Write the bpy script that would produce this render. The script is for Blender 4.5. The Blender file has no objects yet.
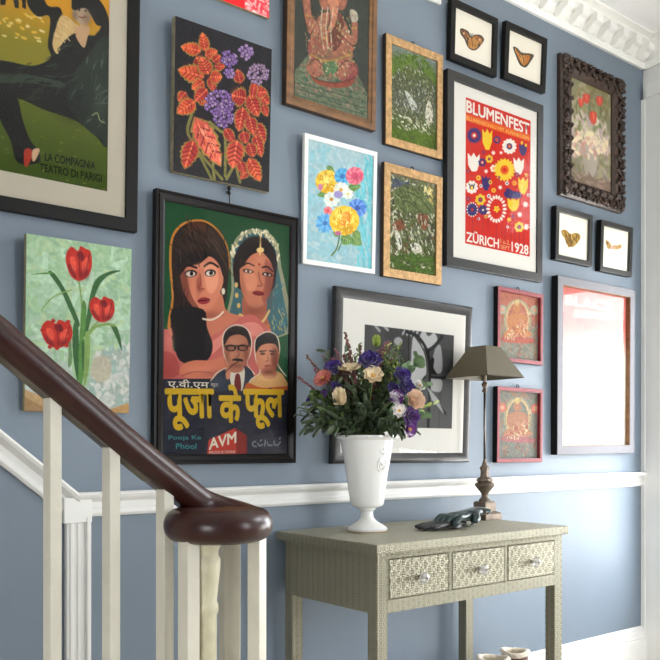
import bpy, math, random
import numpy as np
from mathutils import Vector, Matrix
PI = math.pi
scn = bpy.context.scene
col = scn.collection
ART = {
 'film': [
('b',[(34,78,46),(30,84,50),(34,72,52)]),
('p',(150,150,120),[(503,187),(517,132),(571,79),(680,42),(810,44),(899,87),(933,186),(978,283),(1013,470),(498,497),(516,314)],1),
('p',(64,104,110),[(518,186),(538,136),(600,87),(691,57),(799,59),(872,100),(904,189),(945,296),(969,472),(518,496),(536,313)],1),
('s',[(225,215,180),(200,190,150),(240,230,200)],70,189,126,[(503,187),(517,132),(571,77),(680,40),(810,41),(899,85),(922,176),(888,157),(859,101),(800,67),(681,66),(600,95),(546,142),(528,185)],None,3),
('s',[(120,150,150),(180,170,90),(60,130,140)],50,308,66,[(867,269),(945,263),(1002,470),(858,478)],80,4),
('p',(38,28,28),[(531,260),(538,168),(613,100),(724,69),(833,86),(890,148),(887,223),(846,292),(599,309)],1),
('p',(176,100,74),[(620,329),(791,318),(810,404),(837,479),(591,492),(605,416)],1),
('p',(198,122,92),[(581,213),(597,177),(671,139),(757,125),(833,150),(862,197),(860,247),(835,304),(787,351),(727,378),(674,373),(621,340),(588,288)],1),
('p',(170,92,72),[(790,164),(856,192),(860,247),(835,304),(787,351),(765,319),(791,263)],1),
('p',(214,140,108),[(619,237),(683,222),(726,257),(705,302),(652,305),(620,275)],1),
('p',(38,28,28),[(573,224),(597,177),(671,132),(746,115),(735,134),(671,157),(614,200)],1),
('p',(38,28,28),[(729,114),(800,122),(860,159),(869,208),(833,166),(779,138)],1),
('e',(30,22,22),651,224,46,0,-3,10),
('e',(225,215,200),651,225,29,0,-2,6),
('e',(20,16,16),651,224,12,-1,0,7),
('e',(30,22,22),812,226,48,0,-3,10),
('e',(225,215,200),812,227,30,0,-1,6),
('e',(20,16,16),812,226,13,-1,0,7),
('l',(30,20,20),126,[(602,207),(644,191),(699,198)],1),
('l',(30,20,20),132,[(768,199),(812,193),(856,208)],1),
('l',(150,80,62),110,[(736,223),(752,260),(769,275),(731,282)],1),
('e',(140,40,44),737,312,52,-1,-1,11),
('l',(80,20,28),66,[(690,313),(737,314),(785,312)],1),
('l',(230,200,130),105,[(750,63),(750,102),(746,146)],1),
('e',(230,200,130),750,126,31,-3,0,11),
('e',(150,30,30),742,188,9,-1,0,6),
('e',(215,180,110),553,290,14,-1,0,11),
('e',(215,180,110),558,333,14,-1,0,11),
('e',(215,180,110),575,375,14,-1,0,11),
('e',(215,180,110),588,417,15,-1,0,11),
('e',(215,180,110),601,454,15,-1,0,10),
('l',(225,190,120),168,[(605,416),(685,441),(771,433),(831,381)],1),
('l',(200,120,60),210,[(612,459),(707,475),(825,447)],1),
('g',55,(120,60,48),834,271,35,-3,1,77),
('g',50,(226,156,122),672,212,55,-5,0,23),
('g',50,(226,150,116),662,288,34,-2,0,20),
('g',35,(232,164,130),751,167,47,-3,0,18),
('g',50,(120,60,50),706,388,86,-5,0,20),
('g',40,(150,84,64),610,308,21,-1,0,43),
('g',50,(70,48,40),702,89,87,-7,1,11),
('p',(200,130,52),[(40,254),(46,152),(96,93),(182,58),(297,45),(403,71),(480,132),(500,219),(464,297),(416,501),(54,520),(60,376)],1),
('p',(48,36,32),[(56,253),(61,154),(110,98),(188,65),(297,53),(393,78),(472,136),(494,225),(484,295),(465,371),(335,505),(69,519),(74,375)],1),
('p',(88,50,34),[(168,72),(227,61),(307,60),(298,97),(238,92),(185,107)],1),
('p',(206,126,96),[(5,533),(42,500),(235,458),(283,403),(424,342),(476,402),(580,417),(707,432),(815,480)],1),
('p',(206,126,96),[(283,393),(423,331),(465,403),(477,466),(275,487)],1),
('p',(216,136,106),[(114,259),(152,240),(231,227),(310,191),(391,198),(436,229),(449,282),(423,331),(384,381),(338,411),(284,420),(224,405),(170,369),(134,319)],1),
('p',(150,84,66),[(114,259),(162,266),(183,316),(213,366),(264,405),(244,411),(194,388),(144,340)],1),
('p',(190,106,82),[(261,279),(292,330),(262,342),(242,317)],1),
('p',(232,158,126),[(300,234),(391,227),(412,279),(373,335),(322,327)],1),
('p',(36,30,30),[(94,250),(112,207),(210,184),(349,165),(411,183),(444,234),(449,266),(411,215),(350,188),(310,202),(260,227),(182,241),(143,262),(118,284)],1),
('e',(28,20,22),198,270,47,-6,3,15),
('e',(236,228,214),196,272,35,-4,2,10),
('e',(18,14,16),204,270,15,-1,0,9),
('e',(28,20,22),347,256,44,-6,3,15),
('e',(236,228,214),345,258,32,-4,2,10),
('e',(18,14,16),353,256,16,-2,0,9),
('l',(26,18,18),160,[(133,266),(172,240),(241,243)],1),
('l',(26,18,18),160,[(300,232),(350,214),(407,226)],1),
('l',(150,80,62),100,[(267,268),(276,304),(256,324),(300,325)],1),
('e',(160,50,54),299,373,47,-6,4,14),
('l',(80,20,28),80,[(251,377),(299,372),(345,365)],1),
('l',(70,44,34),100,[(250,222),(262,235)],1),
('e',(235,225,200),450,324,14,-1,0,13),
('g',55,(120,62,50),154,318,31,-2,1,62),
('g',50,(236,166,132),352,296,48,-3,0,23),
('g',40,(236,170,136),290,230,60,-5,0,12),
('g',45,(140,70,58),256,311,16,-1,1,42),
('g',40,(226,150,118),299,400,28,-1,1,9),
('g',50,(130,66,54),354,431,93,-6,0,19),
('g',40,(228,148,116),415,469,124,-6,1,21),
('g',50,(80,50,38),348,98,82,-7,1,26),
('g',40,(74,48,38),410,151,29,-2,1,43),
('s',[(84,60,46),(66,48,38),(24,22,22)],80,1140,56,[(61,159),(188,70),(389,84),(482,146),(483,231),(411,183),(210,178),(113,217)],50,14),
('s',[(56,42,38),(24,22,22)],50,1330,56,[(65,324),(114,300),(174,379),(295,476),(296,518),(73,529)],85,15),
('p',(198,104,96),[(-3,710),(-7,528),(23,506),(62,535),(101,594),(316,532),(477,460),(664,407),(771,433),(837,484),(851,658),(626,719)],1),
('p',(222,140,126),[(316,563),(477,492),(664,439),(771,455),(793,508),(665,493),(498,523),(357,593)],1),
('p',(176,80,74),[(-5,599),(82,605),(122,675),(-3,700)],1),
('p',(206,124,96),[(265,462),(415,432),(580,422),(477,471),(336,521),(286,533)],1),
('p',(34,30,30),[(63,422),(294,408),(325,479),(372,550),(341,609),(248,634),(121,624),(77,544)],1),
('l',(232,216,190),120,[(294,447),(354,448),(415,430),(451,409)],1),
('p',(208,124,96),[(122,675),(151,638),(238,619),(357,614),(479,587),(510,618),(480,661),(379,688),(220,694)],1),
('l',(150,76,64),76,[(142,684),(239,665),(358,666)],1),
('g',60,(236,160,146),581,497,126,-6,0,26),
('g',50,(150,60,60),772,563,65,-3,1,65),
('g',60,(160,66,62),46,668,57,-3,0,30),
('g',50,(236,156,140),43,546,34,-2,1,40),
('g',50,(140,60,56),419,664,102,-4,0,16),
('g',50,(232,150,120),278,653,120,-4,0,15),
('l',(222,210,188),80,[(343,719),(402,666),(492,633),(462,588),(451,546),(451,510),(485,477),(559,457),(643,468),(684,513),(678,568),(650,618),(714,659)],1),
('p',(38,32,32),[(466,588),(455,546),(455,512),(485,481),(559,461),(639,473),(678,514),(674,548),(649,558),(478,556),(464,567)],1),
('p',(52,58,72),[(343,741),(411,668),(500,639),(635,627),(705,663),(702,730)],1),
('p',(214,206,190),[(510,644),(625,634),(609,733),(538,735)],1),
('p',(110,40,40),[(554,669),(591,667),(601,733),(547,735)],1),
('p',(184,120,92),[(461,535),(498,495),(591,484),(657,504),(674,546),(653,594),(612,630),(552,641),(500,629),(466,583)],1),
('p',(38,32,32),[(462,546),(461,504),(508,471),(580,461),(643,473),(674,509),(666,547),(640,509),(581,497),(514,507),(486,526)],1),
('e',(30,26,26),515,556,46,-2,0,15),
('e',(150,100,80),515,557,29,-1,0,8),
('e',(30,26,26),611,551,46,-2,0,15),
('e',(150,100,80),611,552,29,-1,0,9),
('l',(30,26,26),100,[(462,550),(665,540)],0),
('p',(30,24,24),[(520,607),(557,597),(607,599),(616,609),(561,609)],1),
('l',(140,84,64),105,[(569,562),(582,585),(557,590)],1),
('p',(196,130,100),[(479,635),(524,617),(549,622),(521,647),(509,683),(480,684)],1),
('p',(176,110,84),[(510,623),(614,613),(608,651),(521,657)],1),
('g',70,(120,66,50),641,575,25,-1,0,47),
('g',50,(110,60,48),489,587,20,-1,0,32),
('g',60,(74,56,48),560,473,62,-4,0,10),
('g',60,(120,70,54),562,628,54,-2,0,9),
('l',(40,30,28),63,[(451,673),(525,630),(574,611)],1),
('g',50,(214,150,116),540,529,45,-2,0,15),
('g',50,(210,146,112),524,585,25,-1,0,15),
('g',50,(80,88,104),419,705,41,-1,1,19),
('l',(222,210,188),84,[(655,727),(680,686),(758,650),(726,604),(710,555),(716,514),(772,482),(836,472),(902,489),(925,545),(908,606),(983,658)],1),
('p',(34,30,30),[(721,576),(718,520),(772,486),(837,476),(898,494),(918,540),(907,557),(740,565),(725,571)],1),
('p',(206,160,104),[(659,731),(688,687),(769,654),(904,640),(970,666),(997,720)],1),
('p',(184,92,40),[(659,731),(659,697),(774,715),(997,703),(997,720)],1),
('p',(198,130,98),[(721,555),(763,520),(867,513),(920,546),(914,595),(877,637),(825,654),(773,648),(730,613)],1),
('p',(168,98,74),[(863,548),(912,546),(908,595),(873,637),(851,603)],1),
('p',(34,30,30),[(721,566),(720,512),(772,487),(847,479),(902,498),(921,556),(889,525),(815,524),(759,538)],1),
('e',(34,26,26),781,569,24,-1,0,6),
('e',(34,26,26),864,566,24,-1,0,5),
('l',(34,26,26),110,[(755,560),(807,555)],1),
('l',(34,26,26),110,[(837,554),(890,554)],1),
('l',(140,84,64),88,[(820,572),(825,596),(807,601)],1),
('e',(130,60,52),825,620,30,-2,0,5),
('p',(176,104,78),[(782,633),(882,618),(886,669),(795,673)],1),
('g',80,(110,60,46),886,580,30,-1,0,48),
('g',60,(90,60,46),834,647,48,-1,0,11),
('g',60,(76,62,56),837,486,56,-3,0,9),
('g',50,(224,156,120),803,573,39,-2,0,28),
('g',50,(120,60,44),892,602,22,-1,1,32),
('g',50,(236,200,150),817,672,87,-3,0,13),
('p',(44,44,56),[(-9,753),(1006,720),(1009,1013),(-11,1022)],0),
('p',(44,44,56),[(-10,702),(359,689),(343,741),(-9,753)],0),
('s',[(52,52,64),(38,38,50)],120,570,190,[(-2,753),(997,720),(1000,1002),(-3,1012)],0,5),
('t','ए.वी.एम',(222,214,196),(35,701),(343,696),(36,739),3),
('t','कृत',(190,184,170),(359,708),(415,708),(359,726),1),
('t','पूजा',(206,168,38),(13,738),(383,730),(24,907),7),
('t','के',(206,168,38),(419,710),(600,707),(426,872),7),
('t','फूल',(206,168,38),(617,724),(966,717),(628,896),7),
('t','Pooja Ke',(70,140,140),(44,925),(287,923),(46,947),2),
('t','Phool',(70,140,140),(98,956),(252,956),(100,979),2),
('p',(186,60,46),[(347,942),(557,891),(653,921),(655,1001),(336,1004)],0),
('p',(140,44,38),[(557,891),(653,921),(655,1001),(571,1002)],0),
('t','AVM',(226,216,196),(347,936),(566,905),(348,984),5),
('t','PRODUCTIONS',(226,190,176),(352,988),(559,985),(352,1000),2),
('l',(120,124,134),115,[(939,949),(918,962),(889,960),(885,945)],1),
('l',(120,124,134),105,[(868,963),(837,963),(828,950)],1),
('l',(120,124,134),110,[(811,942),(803,966)],1),
('l',(120,124,134),110,[(785,961),(760,966),(747,956)],1),
('l',(120,124,134),110,[(734,969),(705,965),(704,952),(726,947)],1),
('l',(120,124,134),110,[(939,931),(931,936)],1),
('l',(120,124,134),105,[(777,940),(768,945)],1),
 ],
 'dance': [
('b',[(236,180,40),(236,176,40),(232,170,36),(226,166,36),(222,160,34),(150,140,40),(110,118,34),(84,100,30),(70,88,28)]),
('s',[(130,130,40),(100,112,34),(150,146,52),(80,92,30)],260,112,35,[(-277,788),(992,574),(1001,996),(-277,1085)],0,7),
('s',[(236,206,110),(240,220,150),(232,190,70)],60,126,108,[(227,616),(696,524),(697,609),(228,701)],0,8),
('p',(150,140,44),[(322,703),(539,626),(644,627),(730,603),(720,670),(322,744)],1),
('p',(34,34,32),[(49,794),(322,723),(519,693),(655,683),(731,646),(719,612),(729,546),(718,527),(674,540),(631,516),(633,474),(673,450),(717,498),(772,493),(784,534),(747,621),(796,576),(840,548),(932,541),(1002,490),(1010,843),(939,839),(845,809),(711,801),(583,787),(420,808),(50,897)],1),
('p',(44,54,46),[(876,633),(1003,535),(1010,843),(962,843),(868,812),(810,755),(843,676)],1),
('p',(58,70,58),[(469,744),(645,712),(787,708),(776,725),(624,737),(470,765)],1),
('s',[(72,88,76),(56,66,58),(90,108,96)],40,440,44,[(831,649),(992,574),(997,815),(880,803),(822,768)],-60,9),
('p',(34,34,32),[(490,789),(583,780),(615,845),(648,897),(681,921),(687,956),(596,969),(564,910),(522,860)],1),
('p',(180,60,40),[(623,930),(648,922),(657,939),(639,970),(624,972)],1),
('p',(220,180,140),[(659,924),(689,917),(670,951),(658,953)],1),
('p',(222,190,130),[(781,513),(840,523),(863,540),(829,558),(785,592),(763,629),(741,608),(753,562)],1),
('s',[(190,150,100),(240,214,160)],30,286,33,[(781,513),(840,523),(852,543),(785,592),(758,619),(745,600),(753,562)],40,10),
('p',(210,170,130),[(840,552),(874,516),(909,524),(898,555),(881,588)],1),
('p',(196,170,140),[(830,488),(850,462),(907,457),(915,485),(897,513),(863,520),(835,509)],1),
('p',(30,28,28),[(822,476),(838,436),(907,421),(966,438),(997,476),(991,498),(943,509),(914,486),(885,470),(839,487)],1),
('g',60,(120,96,74),897,497,23,-5,0,22),
('g',50,(90,70,60),839,501,14,-3,1,18),
('l',(120,50,44),55,[(860,501),(874,501),(887,495)],1),
('e',(40,30,30),860,482,5,-1,0,3),
('e',(40,30,30),889,477,6,-1,0,3),
('s',[(24,24,24),(60,70,60)],70,550,44,[(730,639),(841,559),(844,750),(733,783),(583,780),(459,746)],-30,17),
('g',50,(20,22,22),845,764,68,-11,0,45),
('g',35,(86,100,80),960,730,31,-5,1,60),
('l',(150,160,110),44,[(926,781),(949,770),(961,790),(985,794)],1),
('p',(236,226,200),[(47,437),(996,200),(1000,378),(48,589)],0),
('p',(34,34,32),[(517,485),(547,492),(538,536),(517,541)],0),
('p',(34,34,32),[(557,476),(591,469),(594,534),(577,535)],0),
('p',(34,34,32),[(578,492),(595,468),(624,461),(625,530),(608,528),(606,501)],0),
('t','LA COMPAGNIA',(16,20,16),(711,923),(942,918),(711,947),3),
('t','TEATRO DI PARIGI',(20,26,18),(689,957),(973,953),(689,980),2),
 ],
 'coleus': [
('b',[(36,34,38),(32,30,34),(38,36,38)]),
('l',(112,108,58),270,[(382,995),(210,805),(133,719),(174,595)],1),
('l',(112,108,58),279,[(489,980),(302,869),(180,790)],1),
('l',(112,108,58),279,[(520,955),(513,696),(465,663)],1),
('l',(112,108,58),279,[(536,973),(674,771),(702,603)],1),
('l',(112,108,58),279,[(412,991),(394,894),(453,806)],1),
('l',(112,108,58),288,[(679,973),(644,857),(770,694)],1),
('l',(112,108,58),279,[(465,663),(356,622)],1),
('v',(176,56,48),(140,118,58),(226,112,78),391,243,109,-22,1,32,1),
('v',(206,86,50),(140,118,58),(226,112,78),230,486,122,17,-20,32,1),
('v',(176,56,48),(140,118,58),(226,112,78),110,469,-71,72,-41,-15,1),
('v',(176,56,48),(140,118,58),(226,112,78),511,635,98,85,-47,27,1),
('v',(176,56,48),(140,118,58),(226,112,78),347,323,49,91,-46,18,1),
('v',(176,56,48),(140,118,58),(226,112,78),861,325,119,62,-50,37,1),
('v',(176,56,48),(140,118,58),(226,112,78),765,489,-96,78,-42,-19,1),
('v',(206,86,50),(140,118,58),(226,112,78),672,710,-125,81,-31,-21,1),
('v',(176,56,48),(140,118,58),(226,112,78),774,878,-96,75,-33,-15,1),
('v',(206,86,50),(140,118,58),(226,112,78),296,162,-34,-114,54,-18,1),
('v',(206,86,50),(140,118,58),(226,112,78),251,172,-194,12,13,-46,1),
('v',(206,86,50),(140,118,58),(226,112,78),297,192,122,-57,23,33,1),
('v',(176,56,48),(140,118,58),(226,112,78),269,268,-62,-47,62,-41,1),
('v',(206,86,50),(140,118,58),(226,112,78),286,335,-253,2,24,-63,1),
('v',(206,86,50),(140,118,58),(226,112,78),331,306,-79,-94,70,-35,1),
('v',(206,86,50),(140,118,58),(226,112,78),347,323,124,-25,1,50,1),
('v',(206,86,50),(140,118,58),(226,112,78),287,365,-118,73,-36,-30,1),
('v',(176,56,48),(140,118,58),(226,112,78),319,409,-118,102,-55,-25,1),
('v',(206,86,50),(140,118,58),(226,112,78),201,511,-173,110,-48,-37,1),
('v',(176,56,48),(140,118,58),(226,112,78),375,216,76,-57,35,21,1),
('v',(176,56,48),(140,118,58),(226,112,78),633,430,-80,-26,60,-59,1),
('v',(176,56,48),(140,118,58),(226,112,78),730,392,-161,9,19,-69,1),
('v',(176,56,48),(140,118,58),(226,112,78),762,344,200,-38,1,54,1),
('v',(176,56,48),(140,118,58),(226,112,78),762,365,102,127,-77,36,1),
('v',(176,56,48),(140,118,58),(226,112,78),663,301,-35,-86,56,-19,1),
('v',(176,56,48),(140,118,58),(226,112,78),795,379,30,-152,46,-4,1),
('v',(176,56,48),(140,118,58),(226,112,78),699,459,-45,172,-76,5,1),
('v',(176,56,48),(140,118,58),(226,112,78),703,623,34,77,-62,21,1),
('v',(176,56,48),(140,118,58),(226,112,78),832,539,103,128,-72,32,1),
('v',(176,56,48),(140,118,58),(226,112,78),765,509,52,116,-69,24,1),
('v',(176,56,48),(140,118,58),(226,112,78),834,622,76,143,-63,22,1),
('v',(176,56,48),(140,118,58),(226,112,78),913,399,52,75,-44,19,1),
('v',(222,104,82),(140,118,58),(226,112,78),204,619,267,274,-98,52,1),
('v',(176,56,48),(140,118,58),(226,112,78),194,768,-82,198,-85,-4,1),
('v',(206,78,60),(140,118,58),(226,112,78),640,695,-43,199,-100,6,1),
('v',(176,56,48),(140,118,58),(226,112,78),770,694,51,85,-68,25,1),
('v',(206,86,50),(140,118,58),(226,112,78),772,797,128,141,-70,32,1),
('v',(176,56,48),(140,118,58),(226,112,78),675,832,51,84,-54,20,1),
('h',(150,120,170),(110,84,130),716,82,72,-15,1,46,29,318),
('h',(128,98,160),(90,66,120),546,160,84,-18,2,53,46,269),
('h',(150,124,150),(110,86,116),851,201,115,-23,2,71,57,205),
('h',(140,110,170),(96,70,120),549,262,51,-10,1,33,23,437),
('h',(132,98,160),(92,64,118),445,486,144,-27,2,92,92,152),
('h',(132,98,160),(92,64,118),494,568,101,-18,2,64,57,218),
('s',[(240,150,120),(160,50,50)],50,522,72,[(205,629),(356,642),(487,880),(331,825)],60,63),
('n',0.1,60,2),
 ],
 'tulip': [
('b',[(158,186,150),(160,190,158),(156,184,156),(160,180,160),(166,178,170),(176,180,176)]),
('s',[(150,182,144),(172,200,172),(142,174,142),(168,190,150)],260,1160,464,[(-15,3),(1000,-10),(998,694),(5,730)],None,11),
('s',[(150,172,164),(184,188,182),(160,170,160),(196,198,190)],200,1088,576,[(470,694),(1002,593),(1000,980),(541,987)],None,12),
('p',(176,146,104),[(-46,864),(225,934),(227,1031),(-44,1035)],0),
('p',(150,120,84),[(-46,902),(165,974),(166,1032),(-44,1035)],0),
('p',(180,140,90),[(704,1005),(998,935),(1001,1021)],0),
('p',(176,170,150),[(605,709),(679,662),(778,666),(816,721),(798,792),(699,821),(620,787)],1),
('p',(150,180,140),[(391,658),(420,560),(595,542),(630,648),(576,848),(490,850)],1),
('l',(120,150,84),160,[(475,208),(510,341),(531,574)],1),
('l',(120,150,84),160,[(532,594),(594,512),(690,448)],1),
('l',(120,150,84),160,[(371,485),(420,550)],1),
('p',(52,92,50),[(197,200),(258,205),(368,302),(448,403),(497,478),(472,495),(385,388),(305,287)],1),
('p',(52,92,50),[(896,138),(780,151),(651,205),(595,297),(566,416),(531,545),(569,533),(617,413),(653,283),(748,188)],1),
('p',(84,128,62),[(39,225),(212,199),(242,206),(122,219)],1),
('p',(84,128,62),[(526,340),(559,377),(546,534),(505,536),(505,419)],1),
('p',(52,92,50),[(796,466),(856,475),(898,537),(917,621),(858,543)],1),
('l',(120,150,84),256,[(569,553),(642,494),(756,468),(839,472)],1),
('l',(120,150,84),120,[(140,421),(245,339),(414,286)],1),
('p',(100,130,90),[(404,561),(432,695),(392,736)],1),
('p',(52,92,50),[(440,481),(485,498),(492,811),(452,734),(430,598)],1),
('p',(84,128,62),[(498,517),(530,535),(553,691),(525,839),(492,811)],1),
('p',(120,150,84),[(547,544),(595,551),(593,729),(544,845)],1),
('p',(52,92,50),[(519,594),(545,597),(536,790)],1),
('p',(176,40,30),[(360,81),(407,37),(469,56),(493,26),(543,36),(593,51),(607,131),(571,194),(485,231),(406,206),(361,140)],1),
('p',(112,20,26),[(457,73),(511,56),(532,107),(482,107)],1),
('p',(112,20,26),[(373,139),(422,155),(460,217),(411,196)],1),
('p',(214,76,56),[(397,98),(445,104),(454,173),(415,156)],1),
('p',(214,76,56),[(508,129),(561,84),(570,144),(521,188)],1),
('g',50,(214,76,56),434,135,34,-3,1,59),
('g',60,(90,16,22),534,187,49,-4,0,28),
('l',(112,20,26),96,[(482,111),(495,210)],1),
('l',(112,20,26),96,[(581,63),(546,186)],1),
('p',(176,40,30),[(593,345),(640,312),(701,326),(724,303),(773,311),(823,323),(837,384),(801,433),(716,461),(639,442),(594,391)],1),
('p',(112,20,26),[(689,339),(742,327),(762,365),(714,365)],1),
('p',(112,20,26),[(606,390),(654,403),(692,450),(643,434)],1),
('p',(214,76,56),[(629,358),(678,363),(686,416),(647,403)],1),
('p',(214,76,56),[(739,382),(791,348),(800,394),(752,428)],1),
('g',50,(214,76,56),666,387,34,-2,1,46),
('g',60,(90,16,22),764,427,49,-3,1,22),
('l',(112,20,26),99,[(714,368),(726,445)],1),
('l',(112,20,26),99,[(811,332),(776,426)],1),
('p',(176,40,30),[(145,510),(200,475),(271,490),(298,466),(356,475),(413,488),(429,552),(387,603),(287,632),(197,611),(146,558)],1),
('p',(112,20,26),[(257,504),(319,491),(342,532),(285,532)],1),
('p',(112,20,26),[(160,557),(216,570),(259,620),(202,603)],1),
('p',(214,76,56),[(187,524),(243,529),(253,585),(207,571)],1),
('p',(214,76,56),[(314,549),(376,514),(386,562),(329,597)],1),
('g',50,(214,76,56),229,554,40,-2,1,48),
('g',60,(90,16,22),344,597,57,-3,0,22),
('l',(112,20,26),90,[(286,535),(298,615)],1),
('l',(112,20,26),96,[(399,497),(358,596)],1),
('e',(166,36,28),151,535,21,-1,0,11),
('e',(166,36,28),170,562,21,-1,0,12),
('e',(166,36,28),220,627,21,-1,0,11),
('e',(166,36,28),287,632,22,-1,1,11),
('e',(166,36,28),374,612,22,-1,0,12),
('e',(166,36,28),387,474,22,-1,0,12),
('e',(166,36,28),248,476,21,-1,0,12),
('n',0.06,40,3),
 ],
 'elephant': [
('b',[(64,68,60),(62,68,60),(58,66,58),(66,68,58)]),
('p',(112,122,96),[(13,839),(178,696),(413,680),(852,702),(997,824),(1020,998),(20,1009)],0),
('s',[(70,110,84),(150,146,120),(90,100,80),(160,120,104),(60,90,70)],160,616,167,[(30,844),(178,708),(853,715),(984,827),(1005,958),(47,981)],14,21),
('l',(74,92,72),112,[(44,904),(960,878)],0),
('l',(74,92,72),112,[(45,947),(963,924)],0),
('l',(74,92,72),112,[(47,990),(966,971)],0),
('p',(182,116,92),[(99,336),(196,315),(218,419),(314,478),(307,566),(207,562),(140,482)],1),
('p',(176,92,88),[(176,646),(207,578),(292,624),(328,776),(239,760)],1),
('p',(182,116,92),[(207,562),(312,415),(428,359),(643,362),(743,456),(780,563),(721,643),(325,716),(235,666)],1),
('p',(120,70,56),[(459,369),(611,337),(667,455),(562,588),(455,593)],1),
('p',(182,116,92),[(611,466),(746,517),(841,486),(846,353),(763,357),(755,453),(659,424)],1),
('p',(200,190,170),[(734,278),(829,274),(845,330),(763,354)],1),
('e',(182,116,92),283,768,118,2,-35,62),
('e',(176,92,88),708,708,159,-29,4,75),
('e',(182,116,92),624,723,106,-19,3,51),
('e',(90,130,88),476,725,110,-20,2,48),
('p',(166,84,60),[(218,827),(331,839),(573,813),(790,743),(761,801),(544,854),(303,869)],1),
('p',(176,92,88),[(302,214),(694,125),(667,212),(562,283),(396,319),(320,288)],1),
('p',(182,116,92),[(304,260),(392,225),(455,290),(428,344),(344,346)],1),
('p',(182,116,92),[(604,194),(696,173),(670,276),(594,308),(560,251)],1),
('p',(206,136,104),[(414,188),(595,147),(595,260),(562,347),(541,416),(471,494),(428,471),(467,399),(444,308)],1),
('l',(214,208,176),145,[(362,342),(344,487),(387,622)],1),
('l',(214,208,176),150,[(433,327),(410,474),(440,612)],1),
('l',(214,208,176),150,[(505,311),(476,461),(495,601)],1),
('s',[(222,196,120),(226,210,170),(120,150,96),(206,96,80)],110,252,140,[(201,423),(704,317),(839,453),(790,743),(272,849),(176,646)],None,22),
('l',(196,160,80),174,[(212,686),(444,688),(775,577)],1),
('l',(196,160,80),140,[(138,436),(213,436)],1),
('l',(196,160,80),160,[(759,403),(848,382)],1),
('e',(230,210,190),433,336,12,-3,1,6),
('e',(230,210,190),566,308,12,-3,0,6),
('l',(76,52,44),84,[(100,352),(140,482),(207,562),(176,646)],1),
('l',(76,52,44),84,[(197,331),(314,478),(307,566)],1),
('l',(76,52,44),87,[(207,562),(312,431)],1),
('l',(76,52,44),93,[(611,466),(746,517),(841,486),(846,353)],1),
('l',(76,52,44),90,[(444,308),(467,399),(428,471),(471,494),(541,416),(595,260)],1),
('l',(76,52,44),87,[(181,770),(280,705),(401,747),(330,815)],1),
('l',(76,52,44),93,[(556,735),(705,636),(864,680),(728,778)],1),
('l',(76,52,44),87,[(218,827),(331,839),(573,813),(790,743)],1),
('s',[(214,150,120),(120,66,54),(96,110,84),(206,180,120)],160,280,83,[(135,360),(830,291),(873,480),(854,732),(242,838),(146,621)],None,24),
('g',50,(226,160,130),286,499,47,-9,2,47),
('g',50,(224,160,130),517,308,61,-13,3,64),
('g',50,(130,60,60),758,748,96,-16,2,33),
('g',40,(120,60,50),321,618,59,-11,3,63),
('g',30,(50,60,50),473,653,183,-34,1,23),
('f',1),
('n',0.14,50,5),
 ],
 'relief_a': [
('b',[(120,132,128),(84,98,44),(78,84,66),(96,98,84),(80,96,40),(74,94,24)]),
('s',[(84,112,30),(70,98,26),(96,124,40)],140,700,350,[(10,164),(316,43),(752,14),(993,162),(994,252),(643,148),(315,184),(8,340)],None,31),
('s',[(176,182,172),(70,70,56),(54,62,40),(140,140,112),(104,110,66),(92,104,50)],420,396,180,[(26,320),(279,172),(679,142),(994,288),(998,723),(386,854),(22,730)],60,32),
('p',(200,196,180),[(773,540),(828,459),(903,519),(919,662),(830,749),(755,688)],1),
('p',(186,190,180),[(296,454),(387,457),(570,572),(460,625)],1),
('s',[(60,66,44),(150,152,126),(86,96,50)],160,324,180,[(26,320),(994,288),(999,760),(21,802)],None,34),
('s',[(78,104,22),(88,112,30),(70,90,26)],110,1440,324,[(2,877),(999,833),(1004,1410),(-4,1406)],8,33),
('s',[(196,196,176),(150,150,120)],40,648,252,[(22,730),(998,723),(1000,870),(20,874)],10,35),
('f',1),
('n',0.2,70,6),
 ],
 'relief_b': [
('b',[(108,108,84),(92,100,66),(94,96,70),(88,94,60),(90,100,50)]),
('s',[(84,98,50),(104,116,70),(72,84,46)],200,1232,448,[(7,28),(979,14),(1001,990),(1,977)],None,41),
('s',[(188,188,168),(150,150,126),(64,58,46),(110,84,56),(90,100,58),(104,112,70)],380,560,280,[(7,28),(979,14),(1001,990),(1,977)],None,42),
('s',[(84,94,110),(70,76,90)],26,912,456,[(63,63),(439,47),(439,118),(63,132)],10,43),
('s',[(190,170,90),(214,204,150)],16,720,360,[(736,27),(948,32),(952,205),(738,170)],None,44),
('p',(96,108,64),[(120,181),(439,75),(798,164),(893,328),(206,369)],1),
('s',[(70,82,44),(120,130,84)],60,1140,285,[(120,181),(439,75),(798,164),(893,328),(206,369)],30,46),
('p',(126,76,50),[(61,540),(264,455),(323,544),(148,589)],1),
('p',(126,76,50),[(590,373),(832,363),(804,512),(682,495)],1),
('p',(200,200,184),[(119,606),(206,598),(277,736),(206,786)],1),
('p',(206,204,190),[(443,707),(623,676),(716,757),(534,787)],1),
('s',[(60,60,44),(190,188,168)],120,522,232,[(33,387),(954,322),(965,796),(31,815)],70,47),
('s',[(84,110,44),(70,94,36)],80,1392,348,[(13,846),(996,793),(1001,990),(13,977)],5,45),
('f',1),
('n',0.2,70,6),
 ],
 'bouquet_print': [
('b',[(156,180,188),(150,182,192),(146,184,196),(142,180,192),(140,182,192)]),
('s',[(160,186,192),(142,176,186),(166,190,194),(138,184,194)],220,1229,491,[(0,-2),(1000,0),(999,1000),(-1,1000)],None,51),
('s',[(112,186,196),(100,176,186)],60,1720,430,[(701,-7),(1000,0),(999,1000),(774,996)],80,52),
('l',(84,110,60),210,[(490,745),(453,863),(372,935)],1),
('l',(84,110,60),168,[(554,761),(474,884)],1),
('v',(92,130,70),(120,156,96),(140,170,110),151,449,244,-60,11,25,0),
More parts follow.
